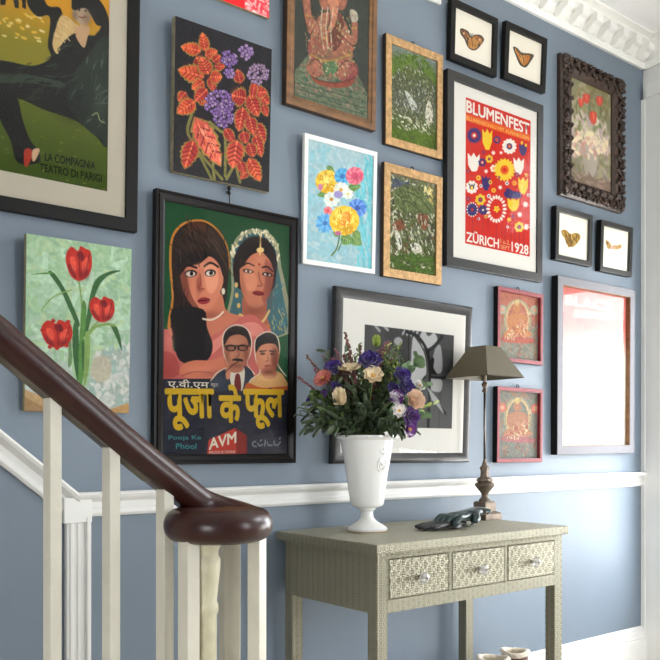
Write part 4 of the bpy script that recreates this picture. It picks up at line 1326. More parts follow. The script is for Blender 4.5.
# ------------------------------------------------------------------ painting on a fine grid of coloured vertices
def catmull(P, closed):
    P = np.array(P, float); n = len(P)
    if n < 3: return P
    out = []; rng = range(n) if closed else range(n - 1)
    for i in rng:
        if closed: a, b, c, d = P[(i - 1) % n], P[i], P[(i + 1) % n], P[(i + 2) % n]
        else: a, b, c, d = P[max(i - 1, 0)], P[i], P[i + 1], P[min(i + 2, n - 1)]
        for t in (0, .25, .5, .75):
            out.append(0.5 * (2 * b + (c - a) * t + (2 * a - 5 * b + 4 * c - d) * t * t + (-a + 3 * b - 3 * c + d) * t ** 3))
    if not closed: out.append(P[-1])
    return np.array(out)
class Canvas:
    """units: u 0..1000 across, v 0..1000*h/w down"""
    def __init__(s, w, h, nx):
        s.asp = h / w; s.nx = nx; s.ny = max(4, int(nx * s.asp)); s.SS = 2
        s.W = s.nx * s.SS; s.H = s.ny * s.SS; s.im = np.zeros((s.H, s.W, 3)); s.k = s.W / 1000.0; s.texts = []
    def px(s, P):   # uv (0..1000 both) -> pixels
        P = np.array(P, float); return np.stack([P[:, 0] / 1000 * s.W, P[:, 1] / 1000 * s.H], 1)
    def win(s, Q, pad=1):
        x0 = int(max(0, math.floor(Q[:, 0].min() - pad))); x1 = int(min(s.W, math.ceil(Q[:, 0].max() + pad)))
        y0 = int(max(0, math.floor(Q[:, 1].min() - pad))); y1 = int(min(s.H, math.ceil(Q[:, 1].max() + pad)))
        return (x0, x1, y0, y1) if x1 > x0 and y1 > y0 else None
    def inside(s, Q, w):
        x0, x1, y0, y1 = w; X = np.arange(x0, x1) + .5; Y = np.arange(y0, y1) + .5; m = np.zeros((len(Y), len(X)), bool)
        for i in range(len(Q)):
            (ax, ay), (bx, by) = Q[i], Q[(i + 1) % len(Q)]
            if ay == by: continue
            c = (ay > Y) != (by > Y)
            if not c.any(): continue
            xi = ax + (Y[c] - ay) * (bx - ax) / (by - ay); m[c] ^= X[None, :] < xi[:, None]
        return m
    def poly(s, c, P, sm):
        Q = s.px(P); Q = catmull(Q, True) if sm else Q; w = s.win(Q)
        if w: m = s.inside(Q, w); s.im[w[2]:w[3], w[0]:w[1]][m] = c
    def seg(s, c, a, b, r):
        Q = np.array([a, b]); w = s.win(Q, r + 1)
        if not w: return
        X, Y = np.meshgrid(np.arange(w[0], w[1]) + .5, np.arange(w[2], w[3]) + .5); d = b - a; L = max((d * d).sum(), 1e-6)
        t = np.clip(((X - a[0]) * d[0] + (Y - a[1]) * d[1]) / L, 0, 1); m = (X - a[0] - t * d[0]) ** 2 + (Y - a[1] - t * d[1]) ** 2 < r * r
        s.im[w[2]:w[3], w[0]:w[1]][m] = c
    def run(s, ops):
        for o in ops:
            k = o[0]
            if k == 'b':
                C = np.array(o[1], float); n = len(C); y = np.linspace(0, n - 1, s.H); i = np.clip(y.astype(int), 0, n - 2); t = (y - i)[:, None]
                s.im[:] = (C[i] * (1 - t) + C[i + 1] * t)[:, None, :]
            elif k == 'p': s.poly(o[1], o[2], o[3])
            elif k == 'e':
                t = np.linspace(0, 2 * PI, 21)[:-1, None]; s.poly(o[1], np.array([o[2:4]]) + np.cos(t) * np.array([o[4:6]]) + np.sin(t) * np.array([o[6:8]]), 0)
            elif k == 'g':   # soft airbrushed blob
                c0 = s.px([o[3:5]])[0]; A = np.array([[o[5] / 1000 * s.W, o[7] / 1000 * s.W], [o[6] / 1000 * s.H, o[8] / 1000 * s.H]])
                if abs(np.linalg.det(A)) < 1e-6: continue
                rr = np.abs(A).sum(1) * 2.2; w = s.win(np.array([c0 - rr, c0 + rr]))
                if not w: continue
                X, Y = np.meshgrid(np.arange(w[0], w[1]) + .5 - c0[0], np.arange(w[2], w[3]) + .5 - c0[1]); Ai = np.linalg.inv(A)
                d2 = (Ai[0, 0] * X + Ai[0, 1] * Y) ** 2 + (Ai[1, 0] * X + Ai[1, 1] * Y) ** 2; al = (o[1] / 100 * np.exp(-d2 * .9))[:, :, None]
                q = s.im[w[2]:w[3], w[0]:w[1]]; s.im[w[2]:w[3], w[0]:w[1]] = q * (1 - al) + np.array(o[2]) * al
            elif k == 'v':   # a leaf with a saw edge and veins
                _, cc, ed, ve = o[:4]; B, D_, Nn = np.array(o[4:6], float), np.array(o[6:8], float), np.array(o[8:10], float); jag = o[10]
                pf = [(0, 0), (.1, .45), (.2, .85), (.24, .74), (.34, 1), (.38, .84), (.5, .98), (.54, .78), (.66, .8), (.7, .6), (.82, .52), (1, 0)] if jag else [(0, 0), (.15, .6), (.35, 1), (.6, .85), (.8, .5), (1, 0)]
                for sc, cl in ((1.14, ed), (.92, cc)):
                    L1 = [B + D_ * (.5 + (u - .5) * (1.06 if sc > 1 else 1)) + Nn * q * sc for u, q in pf]; L2 = [B + D_ * (.5 + (u - .5) * (1.06 if sc > 1 else 1)) - Nn * q * sc for u, q in pf[::-1]]
                    s.poly(cl, L1 + L2[1:-1], not jag)
                nl = math.hypot(*Nn)
                for fu, fn, rr, c2, al in ((.25, 0, .6, (110, 26, 30) if jag else (60, 90, 50), 50), (.6, .3, .45, (232, 120, 76) if jag else (130, 160, 100), 35)):
                    m = B + D_ * fu + Nn * fn; s.run([('g', al, c2, m[0], m[1], nl * rr, 0, 0, nl * rr)])
                wv = nl * .09; s.run([('l', ve, wv * 20, [tuple(B + D_ * .05), tuple(B + D_ * .93)], 0)])
                for u in (.2, .36, .52, .68):
                    for q in (1, -1): s.run([('l', (112, 30, 34) if jag else ve, wv * 13, [tuple(B + D_ * u), tuple(B + D_ * (u + .14) + Nn * .7 * q)], 0)])
            elif k == 'h':   # head of small four petalled florets
                _, c1, c2 = o[:3]; C0, A, Bv = np.array(o[3:5], float), np.array(o[5:7], float), np.array(o[7:9], float); r = np.random.default_rng(o[9]); f = o[10] / 1000
                for i in range(o[9]):
                    t = r.uniform(0, 2 * PI); q = math.sqrt(r.uniform(0, 1)); P0 = C0 + A * math.cos(t) * q + Bv * math.sin(t) * q
                    s.run([('e', tuple(int(x * .55) for x in c2), P0[0], P0[1], A[0] * f, A[1] * f, Bv[0] * f, Bv[1] * f)])
                    for w_ in range(4):
                        a = w_ * PI / 2 + i; P1 = P0 + (A * math.cos(a) + Bv * math.sin(a)) * f * .45; s.run([('e', c1 if i % 3 else (160, 132, 172), P1[0], P1[1], A[0] * f * .38, A[1] * f * .38, Bv[0] * f * .38, Bv[1] * f * .38)])
            elif k == 'l':
                Q = s.px(o[3]); Q = catmull(Q, False) if o[4] and len(Q) > 2 else Q
                for a, b in zip(Q[:-1], Q[1:]): s.seg(o[1], a, b, max(0.75, o[2] / 20 * s.k))
            elif k == 's':
                _, cols, n, ln, wd, reg, ang, seed = o; r = np.random.default_rng(seed); Q = s.px(reg); w = s.win(Q)
                if not w: continue
                m = s.inside(Q, w); ys, xs = np.nonzero(m)
                if len(ys) == 0: continue
                for j in range(n):
                    q = r.integers(len(ys)); p = np.array([xs[q] + w[0], ys[q] + w[2]], float)
                    a = r.uniform(0, PI) if ang is None else math.radians(ang) + r.normal(0, .3); l = ln / 10 * s.k * r.uniform(.4, 1.2) / 2
                    d = np.array([math.cos(a), math.sin(a)]) * l; s.seg(cols[r.integers(len(cols))], p - d, p + d, max(.7, wd / 20 * s.k * r.uniform(.6, 1.2)))
            elif k == 't': s.texts.append(o)
            elif k == 'n':
                r = np.random.default_rng(o[3]); n = max(3, int(o[2])); g = r.normal(0, 1, (int(n * s.asp) + 2, n + 2))
                yy = np.linspace(0, g.shape[0] - 1.001, s.H); xx = np.linspace(0, g.shape[1] - 1.001, s.W); yi = yy.astype(int); xi = xx.astype(int); ty = (yy - yi)[:, None]; tx = (xx - xi)[None]
                z = g[yi][:, xi] * (1 - ty) * (1 - tx) + g[yi + 1][:, xi] * ty * (1 - tx) + g[yi][:, xi + 1] * (1 - ty) * tx + g[yi + 1][:, xi + 1] * ty * tx
                s.im *= (1 + np.clip(z, -2, 2) * o[1] * .6)[:, :, None]
            elif k == 'f':
                for _ in range(o[1]):
                    q = s.im.copy(); q[1:] += s.im[:-1]; q[0] += s.im[0]; q[:-1] += s.im[1:]; q[-1] += s.im[-1]; q /= 3
                    z = q.copy(); z[:, 1:] += q[:, :-1]; z[:, 0] += q[:, 0]; z[:, :-1] += q[:, 1:]; z[:, -1] += q[:, -1]; s.im = z / 3
        s.im = np.clip(s.im, 0, 255)
def text_tris(txt, bold):
    c = bpy.data.curves.new('lettering', 'FONT'); c.body = txt; c.resolution_u = 3
    o = bpy.data.objects.new('lettering', c); col.objects.link(o)
    me = o.to_mesh(); me.calc_loop_triangles()
    V = np.array([v.co[:2] for v in me.vertices]); T = [tuple(t.vertices) for t in me.loop_triangles]
    o.to_mesh_clear(); bpy.data.objects.remove(o); bpy.data.curves.remove(c)
    d = bold * .005; n = len(V); VV = [V]; TT = list(T)
    if d:
        for j, (a, b_) in enumerate(((d, 0), (-d, 0), (0, d), (0, -d), (d * .7, d * .7), (-d * .7, d * .7), (d * .7, -d * .7), (-d * .7, -d * .7))):
            VV.append(V + np.array([a, b_])); TT += [(p + n * (j + 1), q + n * (j + 1), r + n * (j + 1)) for p, q, r in T]
    V = np.concatenate(VV); T = TT
    V -= V.min(0); V /= V.max(0); return V, T
def artwork(parent, key, x0, x1, z0, z1, y, cells, gain, material, name='print'):
    """the painted sheet, one mesh with a colour per vertex; local coordinates of the picture"""
    w, h = x1 - x0, z1 - z0
    cv = Canvas(w, h, cells); cv.run(ART[key]); nx, ny = cv.nx, cv.ny
    im = lin(cv.im) * gain; im = im.reshape(ny, 2, nx, 2, 3).mean((1, 3))
    X = np.concatenate([[x0], x0 + (np.arange(nx) + .5) / nx * w, [x1]]); Z = np.concatenate([[z1], z1 - (np.arange(ny) + .5) / ny * h, [z0]])
    im = np.pad(im, ((1, 1), (1, 1), (0, 0)), 'edge'); NX, NY = nx + 2, ny + 2
    XX, ZZ = np.meshgrid(X, Z); V = np.stack([XX, np.full_like(XX, y), ZZ], 2).reshape(-1, 3); C = im.reshape(-1, 3)
    i = np.arange(NY - 1)[:, None] * NX + np.arange(NX - 1)[None]; F = np.stack([i, i + NX, i + NX + 1, i + 1], 2).reshape(-1, 4)
    tv, tc, tf = [], [], []; n0 = len(V)
    for j, (_, txt, c, a, b, d, bold) in enumerate([t for t in cv.texts]):
        a, b, d = [np.array((x0 + q[0] / 1000 * w, z1 - q[1] / 1000 * h)) for q in (a, b, d)]
        P, T = text_tris(txt, bold); cc = lin(c) * gain
        nc = len(P) // (9 if bold else 1)
        for jj, p in enumerate(P):
            q = d + (b - a) * p[0] + (a - d) * p[1]; tv.append((q[0], y - 0.0004 - 0.00006 * (jj // nc), q[1])); tc.append(cc)
        k = n0 + len(tv) - len(P); tf += [(t[0] + k, t[1] + k, t[2] + k) for t in T]
    if tv: V = np.concatenate([V, np.array(tv)]); C = np.concatenate([C, np.array(tc)])
    nF, nT = len(F), len(tf)
    me = bpy.data.meshes.new(name); me.vertices.add(len(V)); me.vertices.foreach_set('co', V.ravel())
    lv = F.ravel() if not nT else np.concatenate([F.ravel(), np.array(tf).ravel()])
    me.loops.add(len(lv)); me.loops.foreach_set('vertex_index', lv.astype(np.int32)); me.polygons.add(nF + nT)
    ls = np.concatenate([np.arange(nF) * 4, nF * 4 + np.arange(nT) * 3]).astype(np.int32); me.polygons.foreach_set('loop_start', ls)
    me.update(calc_edges=True)
    at = me.color_attributes.new('paint', 'FLOAT_COLOR', 'POINT'); at.data.foreach_set('color', np.concatenate([np.clip(C, 0, 1), np.ones((len(C), 1))], 1).ravel())
    me.materials.append(material); o = bpy.data.objects.new(name, me); col.objects.link(o); o.parent = parent; return o
def frame_mesh(w, h, prof):
    """prof: closed list of (inset, y) swept round the rectangle with mitred corners"""
    b = MB(); vs = []; fs = []; n = len(prof)
    for (i, y) in prof: vs += [(-w / 2 + i, y, i), (w / 2 - i, y, i), (w / 2 - i, y, h - i), (-w / 2 + i, y, h - i)]
    for k in range(n):
        q = (k + 1) % n
        for e in range(4): fs.append((k * 4 + e, k * 4 + (e + 1) % 4, q * 4 + (e + 1) % 4, q * 4 + e))
    return b.add(vs, fs)
def picture(label, x0, x1, z0, h, d, lean, roll, fw, fm, art=None, rec=0.008, mm=None, window=None, cells=120, gain=1.0, am='print', shape='flat', glass=True, hook=False, group=None, edge=None, cat='picture', rebate=None):
    w = x1 - x0; root = empty('framed_picture' if fw else 'canvas_painting', ((x0 + x1) / 2, 0, z0), (math.atan2(lean, h), roll, 0))
    tag(root, label, cat, group)
    yi = -(d - rec)
    if fw:
        if shape == 'round':
            pr = [(0, 0), (0, -d * .75), (fw * .12, -d * .95), (fw * .35, -d), (fw * .65, -d * .93), (fw * .85, -d * .8), (fw, -d * .72), (fw, yi + .002), (fw, 0)]
        elif shape == 'bead':
            pr = [(0, 0), (0, -d), (fw * .22, -d), (fw * .26, -d * .88), (fw * .36, -d * .86), (fw * .42, -d * .98), (fw * .8, -d * .9), (fw, -d * .82), (fw, 0)]
        elif shape == 'step':
            pr = [(0, 0), (0, -d), (fw * .55, -d), (fw * .6, -d * .86), (fw, -d * .8), (fw, 0)]
        else: pr = [(0, 0), (0, -d), (fw, -d), (fw, 0)]
        f = frame_mesh(w, h, pr).build('frame', M[fm], root, bevel=0.0015 if shape in ('flat', 'step') else 0)
        if shape == 'round':
            for p in f.data.polygons: p.use_smooth = True
            f.data.set_sharp_from_angle(angle=math.radians(45))
        if edge:
            e = frame_mesh(w, h, [(-.0006, -.001), (-.0006, -d + .002), (0.0002, -d + .002), (0.0002, -.001)]).build('frame_side', M[edge], f)
        if rebate:
            e = frame_mesh(w, h, [(fw + .0002, -.002), (fw + .0002, -d + .0015), (fw + .0022, -d + .0015), (fw + .0022, -.002)]).build('inner_edge', M[rebate], f)
        MB().box(-w / 2 + .003, w / 2 - .003, -.004, -.001, .003, h - .003).build('backing_board', M['giltdark'], root)
    iw, ih0, ih1 = w / 2 - fw, fw, h - fw
    if mm:
        # mat board with a real window cut in it
        a0, a1, b0, b1 = window; b = MB(); t = .0025
        X = [-iw, a0, a1, iw]; Z = [ih0, b0, b1, ih1]
        for i in range(3):
            for j in range(3):
                if i == 1 and j == 1: continue
                b.box(X[i], X[i + 1], yi, yi + t, Z[j], Z[j + 1])
        b.build('mat_board', M[mm], root)
        if art: artwork(root, art, a0, a1, b0, b1, yi + t * .6, cells, gain, M[am])
    elif fw and art:
        artwork(root, art, -iw, iw, ih0, ih1, yi, cells, gain, M[am], 'print' if am == 'print' else 'painting')
    elif art:
        MB().box(-w / 2, w / 2, -d, 0, 0, h).build('stretcher', M['canvasedge'], root, bevel=.001)
        artwork(root, art, -w / 2 + .0005, w / 2 - .0005, .0005, h - .0005, -d - .0004, cells, gain, M[am], 'painting')
    if fw and glass:
        g = MB(); y = yi - .0035; g.add([(-iw, y, ih0), (iw, y, ih0), (iw, y, ih1), (-iw, y, ih1)], [(0, 1, 2, 3)]); g.build('glass', M['glass'], root, recalc=False)
    if hook:
        hb = MB(); r = .008
        hb.tube([(r * math.sin(a), -.006, h + .006 - r * math.cos(a)) for a in np.linspace(0, 2 * PI, 13)], .002, 5, False); hb.box(-.003, .003, -.008, -.002, h + .0002, h + .004)
        hb.build('hanging_ring', M['hook'], root)
    return root
# ------------------------------------------------------------------ the room
X0, X1, Y0, ZC = -2.6, 3.675, -4.2, 2.955
RAIL0, RAIL1 = .859, .926
def wall_with_holes(name, axis, pos, a0, a1, z0, z1, holes, t, mt):
    """axis 'x': wall plane x=pos running along y; 'y': plane y=pos running along x; thickness t (signed, away from room)"""
    b = MB(); A = sorted({a0, a1} | {h[0] for h in holes} | {h[1] for h in holes}); Z = sorted({z0, z1} | {h[2] for h in holes} | {h[3] for h in holes})
    for i in range(len(A) - 1):
        for j in range(len(Z) - 1):
            ca, cz = (A[i] + A[i + 1]) / 2, (Z[j] + Z[j + 1]) / 2
            if any(h[0] < ca < h[1] and h[2] < cz < h[3] for h in holes): continue
            if axis == 'x': b.box(min(pos, pos + t), max(pos, pos + t), A[i], A[i + 1], Z[j], Z[j + 1])
            else: b.box(A[i], A[i + 1], min(pos, pos + t), max(pos, pos + t), Z[j], Z[j + 1])
    return b.build(name, mt, kind='structure')
MB().box(X0, X1, 0, .15, 0, ZC).build('wall_back', M['wall'], kind='structure')
R_WIN_AND_FILL = [(-1.0, -.14, .42, 1.90), (-1.05, -.40, 2.18, 2.86), (-2.55, -1.3, 1.9, 2.88), (-1.95, -1.12, .15, .98)]  # the final high and low openings are added to brighten the wall
F_FILL = [(2.3, 3.2, .5, 2.5)]  # unseen opening added behind the camera for fill light
L_WIN = [(-4.1, -2.7, .1, 1.8)]
wall_with_holes('wall_right', 'x', X1, Y0, 0, 0, ZC, R_WIN_AND_FILL, .2, M['white'])
wall_with_holes('wall_front', 'y', Y0, X0, X1, 0, ZC, F_FILL, -.2, M['wall'])
wall_with_holes('wall_left', 'x', X0, Y0, 0, 0, ZC, L_WIN, -.2, M['wall'])
MB().box(X0 - .2, X1 + .2, Y0 - .2, .15, -.1, 0).build('floor', M['floor'], kind='structure')
MB().box(X0 - .2, X1 + .2, Y0 - .2, .15, ZC, ZC + .12).build('ceiling', M['ceiling'], kind='structure')
wn = [0]
def window(axis, pos, a0, a1, z0, z1, out, bars=True, pm='pane'):
    wn[0] += 1; b = MB(); q = pos + out * .10; f = .05
    def bx(A0, A1, Z0, Z1, t=.02):
        if axis == 'x': b.box(q - t, q + t, A0, A1, Z0, Z1)
        else: b.box(A0, A1, q - t, q + t, Z0, Z1)
    bx(a0, a0 + f, z0, z1); bx(a1 - f, a1, z0, z1); bx(a0 + f, a1 - f, z0, z0 + f); bx(a0 + f, a1 - f, z1 - f, z1)
    if bars: m = (z0 + z1) / 2; bx(a0 + f, a1 - f, m - .02, m + .02)
    r = b.build('window_%d' % wn[0], M['white'], kind='structure')  # numbering runs over real windows and added light openings alike
    g = MB()
    P = [(q, a0 + f, z0 + f), (q, a1 - f, z0 + f), (q, a1 - f, z1 - f), (q, a0 + f, z1 - f)] if axis == 'x' else [(a0 + f, q, z0 + f), (a1 - f, q, z0 + f), (a1 - f, q, z1 - f), (a0 + f, q, z1 - f)]
    g.add(P, [(0, 1, 2, 3)]).build('pane', M[pm], r)
    L = bpy.data.lights.new('daylight_portal', 'AREA'); L.shape = 'RECTANGLE'; L.size = (a1 - a0); L.size_y = (z1 - z0); L.cycles.is_portal = True
    o = bpy.data.objects.new('daylight_portal', L); col.objects.link(o)
    c = (a0 + a1) / 2; zc = (z0 + z1) / 2
    o.location = (pos + out * .16, c, zc) if axis == 'x' else (c, pos + out * .16, zc)
    d = Vector((-out, 0, 0)) if axis == 'x' else Vector((0, -out, 0)); o.rotation_euler = d.to_track_quat('-Z', 'Y').to_euler()
M['dimmed'] = glass_thin('dim_fanlight_glass', .35, 1.0)  # clear glass, tint added to weaken the fanlight's reflected daylight
for i, (a, c, e, f) in enumerate(R_WIN_AND_FILL): window('x', X1, a, c, e, f, 1, False, 'dimmed' if i == 1 else 'pane')
for (a, c, e, f) in F_FILL: window('y', Y0, a, c, e, f, -1)
for (a, c, e, f) in L_WIN: window('x', X0, a, c, e, f, -1)
# skirting, dado rail, cornice
base_prof = [(0, 0), (.028, 0), (.028, .128), (.022, .134), (.024, .142), (.018, .150), (.018, .166), (.012, .172), (.012, .184), (.004, .192), (0, .192)]
rail_prof = [(0, RAIL0), (.010, RAIL0), (.016, RAIL0 + .008), (.016, RAIL0 + .020), (.012, RAIL0 + .024), (.012, RAIL0 + .040), (.022, RAIL0 + .046), (.032, RAIL0 + .052), (.036, RAIL0 + .060), (.030, RAIL1), (0, RAIL1)]
def wall_mould(name, prof, pts, mt):
    # prof (out from wall, z); pts along the wall foot, room to the right of the direction of travel
    return MB().sweep([(p[0], p[1], p[2] if len(p) > 2 else 0) for p in pts], prof, vertical=True).build(name, mt, kind='structure')
wall_mould('baseboard_back', base_prof, [(.95, 0), (X1, 0)], M['white'])
wall_mould('trim_1', rail_prof, [(.873, 0), (X1, 0)], M['white'])
TX, TZ = .876, .9225; SL = (1.0878 - .9225) / (.6755 - .876)
dg = [(o_, z_ - RAIL1) for (o_, z_) in rail_prof]; dg = [(o_, z_ * 1.27) for (o_, z_) in dg]
MB().sweep([(TX - 1.6, 0, TZ + SL * -1.6), (TX - .002, 0, TZ - SL * .002)], dg, vertical=True).build('trim_2', M['white'], kind='structure')
# upright moulding under the turn of the dado rail
b = MB(); x0, x1 = .843, .907
b.box(x0 - .01, x1 + .004, -.026, 0, .845, RAIL1 - .012); b.box(x0, x1, -.018, 0, 0, RAIL0); b.box(x0 + .008, x0 + .018, -.022, -.014, 0, RAIL0); b.box(x0 + .028, x0 + .036, -.022, -.014, 0, RAIL0); b.box(x1 - .012, x1, -.030, -.014, 0, RAIL0)
b.build('trim_3', M['white'], kind='structure', bevel=.002)
# cornice along the gallery wall with curved brackets
ZK = 2.847; cp = [(0, ZK), (.014, ZK), (.018, ZK + .010), (.018, ZK + .026), (.008, ZK + .032), (.008, ZK + .040), (.030, ZK + .075), (.072, ZK + .088), (.082, ZK + .088), (.082, ZK + .098), (.115, ZK + .100), (.115, ZC), (0, ZC)]
c0 = wall_mould('trim_4', cp, [(X0, 0), (X1, 0)], M['plaster'])
b = MB(); x = X1 - .06
while x > 1.6:
    pr = [(.012, .028), (.030, .026), (.046, .034), (.060, .048), (.082, .056), (.084, .088), (.060, .090), (.012, .060)]
    w2 = .024
    vs = [(x - w2, -o_, ZK + z_) for o_, z_ in pr] + [(x + w2, -o_, ZK + z_) for o_, z_ in pr]; n = len(pr)
    b.add(vs, [(k, (k + 1) % n, (k + 1) % n + n, k + n) for k in range(n)] + [tuple(range(n)), tuple(range(2 * n - 1, n - 1, -1))]); x -= .104
b.build('cornice_brackets', M['plaster'], c0, bevel=.004)
wall_mould('trim_5', cp, [(X1, -.0), (X1, Y0)], M['plaster'])
# architrave beside the corner, on the right hand wall
ar = MB()
for (y0, y1, t) in ((-.14, -.0, .018), (-.135, -.115, .024), (-.022, -.0, .021)): ar.box(X1 - t, X1, y0, y1, 0, 2.70)
ar.box(X1 - .035, X1, -.70, -.03, 2.70, 2.76)
ar.build('trim_6', M['white'], kind='structure', bevel=.002)
# ------------------------------------------------------------------ gallery of pictures
def off(x0, x1, a0, a1): c = (x0 + x1) / 2; return a0 - c, a1 - c
# dance poster
picture('large black framed poster of a dancer in dark clothes on yellow and green, top left', 0.267, 1.045, 1.652, 1.06, .022, .03, 0, .036, 'black', 'dance', .006, 'agedmat', off(0.267, 1.045, 0.3570, 0.9570) + (1.7519 - 1.652, 1.7519 - 1.652 + .90), 330, 1.0)
picture('unframed painting of red coleus leaves and purple flowers on black', 1.157, 1.494, 1.849, .443, .020, .020, -.007, 0, None, 'coleus', cells=220, gain=1.0, am='oil')
picture('dark framed film poster with two women above two men and yellow title', 1.095, 1.597, .997, .787, .022, .013, .002, .030, 'filmframe', 'film', .008, cells=300, gain=1.1, shape='bead')
picture('unframed canvas of three red tulips in a glass on pale green', .731, 1.021, 1.143, .455, .018, .024, -.006, 0, None, 'tulip', cells=210, gain=1.0, am='oil')
picture('brown wooden framed devotional print of a seated elephant headed figure', 1.557, 1.939, 2.147, .55, .025, .012, 0, .033, 'brownwood', 'elephant', .008, cells=190, gain=.95, shape='step', edge='giltdark')
picture('gilt framed green relief with a tree over pale figures, upper of two', 1.991, 2.277, 2.118, .385, .020, .007, -.011, .028, 'gilt', 'relief_a', .007, cells=150, gain=1.25, am='foil', edge='giltdark', hook=True)
picture('gilt framed green relief with riders and brown patches, lower of two', 1.980, 2.272, 1.650, .398, .020, .009, -.007, .030, 'gilt', 'relief_b', .007, cells=150, gain=1.25, am='foil', edge='giltdark', hook=True)
picture('white framed painting of a bright bouquet on light blue', 1.631, 1.946, 1.649, .419, .014, .021, -.018, .016, 'whiteframe', 'bouquet_print', .003, cells=190, gain=1.0, am='print', glass=False)
picture('wide pewter framed black and white photograph of a clock face behind the flowers', 1.749, 2.424, .990, .594, .022, .017, .0045, .036, 'pewter', 'clock_photo', .006, 'matboard', off(1.749, 2.424, 1.882, 2.327) + (1.117 - .99, 1.468 - .99), 180, 1.0, shape='round')
picture('grey framed red flower festival poster with white lettering', 2.296, 2.870, 1.730, .733, .024, .011, -.009, .036, 'blackgrey', 'blumenfest', .007, 'matboard', off(2.296, 2.870, 2.403, 2.795) + (1.828 - 1.73, 2.384 - 1.73), 230, 1.05)
bl = 'black framed butterfly with '
picture(bl + 'dark spotted wings, left of the top pair', 2.316, 2.583, 2.510, .227, .022, .010, -.010, .026, 'black', 'butterfly_a', .010, cells=130, gain=1.2, group='framed butterflies')
picture(bl + 'orange pointed wings, right of the top pair', 2.627, 2.893, 2.526, .222, .022, .015, -.022, .026, 'black', 'butterfly_b', .010, cells=130, gain=1.2, group='framed butterflies')
picture(bl + 'golden speckled wings, left of the lower pair', 2.954, 3.216, 1.843, .225, .028, .007, -.009, .022, 'blackgrey', 'butterfly_c', .012, cells=110, gain=1.3, edge='black', group='framed butterflies')
picture(bl + 'small tan wings seen side on, right of the lower pair', 3.279, 3.533, 1.837, .226, .028, .010, -.016, .022, 'blackgrey', 'butterfly_d', .012, cells=110, gain=1.3, edge='black', group='framed butterflies')
picture('small red framed seated deity on an orange ground, above the lampshade', 2.586, 2.873, 1.388, .295, .024, .001, .007, .013, 'pinkedge', 'deity_a', .016, cells=130, gain=.85, edge='black', rebate='redframe', hook=True, glass=False)
picture('small red framed seated deity on a grey ground, below the lampshade', 2.582, 2.869, .984, .302, .024, .003, .005, .013, 'pinkedge', 'deity_b', .016, cells=130, gain=.85, edge='black', rebate='redframe', hook=True, glass=False)
picture('tall grey framed pale poster with pinkish red top, by the corner', 2.958, 3.543, 1.015, .758, .034, .008, -.007, .036, 'silverframe', 'letter_poster', .022, cells=120, gain=1.05, edge='black', rebate='brownwood')
picture('unframed red and pink floral panel cut off at the top', 1.24, 1.50, 2.402, .30, .012, 0, 0, 0, None, 'floral_red', cells=120, gain=1.4)
picture('white edged panel glimpsed at the very top between brown and black frames', 2.02, 2.279, 2.702, .12, .012, 0, 0, .02, 'whiteframe', None, glass=False)
# the carved frame
def carved():
    x0, x1, z0, h, d = 3.000, 3.466, 2.124, .608, .035; w = x1 - x0
    r = empty('framed_picture', ((x0 + x1) / 2, 0, z0), (0, 0, 0)); tag(r, 'floral still life in an ornate dark carved wooden frame', 'picture')
    fw = .072; f = frame_mesh(w, h, [(0, 0), (0, -.018), (.012, -.030), (.040, -.026), (.056, -.034), (.064, -.030), (fw, -.022), (fw, 0)]).build('frame', M['carved'], r)
    rnd = random.Random(4); b = MB()
    def scroll(x, z, ang, s, sg):
        pts = []; rad = []
        for i in range(11):
            t = i / 10; a = ang + sg * t * 4.6; q = s * (1 - t * .72)
            pts.append((x + math.cos(a) * q, -.030 - .006 * math.sin(t * PI), z + math.sin(a) * q)); rad.append(.0085 * (1 - .5 * t) * s / .024)
        b.tube(pts, rad, 6)
    def leafy(x, z, a, s):
        for k in (-1, 0, 1):
            q = a + k * .6; b.tube([(x, -.028, z), (x + math.cos(q) * s * .5, -.040, z + math.sin(q) * s * .5), (x + math.cos(q) * s, -.030, z + math.sin(q) * s)], [.004, .0085, .003], 6)
    for side, (L_, n_) in enumerate(((w, 15), (h, 19), (w, 15), (h, 19))):
        def at(u, o_):   # u along the side 0..1, o_ outwards from the middle of the band
            q = .038 - o_
            if side == 0: return (-w / 2 + .03 + u * (w - .06), q)
            if side == 1: return (w / 2 - q, .03 + u * (h - .06))
            if side == 2: return (w / 2 - .03 - u * (w - .06), h - q)
            return (-w / 2 + q, h - .03 - u * (h - .06))
        vine = [];
        for i in range(n_ * 6 + 1):
            u = i / (n_ * 6); x, z = at(u, .013 * math.sin(u * n_ * PI)); vine.append((x, -.032, z))
        b.tube(vine, .0052, 6)
        base_a = (-PI / 2, 0, PI / 2, PI)[side]
        for i in range(n_):
            u = (i + .5) / n_; sg = 1 if i % 2 else -1; x, z = at(u, -sg * .012); a = base_a + (0 if sg < 0 else PI)
            scroll(x, z, a + rnd.uniform(-.5, .5), .0150 + rnd.uniform(-.003, .003), sg); leafy(x, z, a + rnd.uniform(-.7, .7), .013)
            x, z = at(u + .5 / n_, .020); leafy(x, z, base_a + rnd.uniform(-.9, .9), rnd.uniform(.009, .016))
    for (x, z) in ((-w / 2 + .03, .03), (w / 2 - .03, .03), (-w / 2 + .03, h - .03), (w / 2 - .03, h - .03)): scroll(x, z, math.atan2(z - h / 2, x), .026, 1); leafy(x, z, math.atan2(z - h / 2, x), .030)
    b.build('carving', M['carved'], f, smooth=True)
    frame_mesh(w, h, [(fw, 0), (fw, -.024), (fw + .008, -.018), (fw + .008, 0)]).build('slip', M['giltdark'], f)
    MB().box(-w / 2 + .01, w / 2 - .01, -.008, -.001, .01, h - .01).build('backing_board', M['giltdark'], r)
    artwork(r, 'still_life', -w / 2 + fw, w / 2 - fw, fw, h - fw, -.012, 110, 1.15, M['oil'], 'painting')
carved()
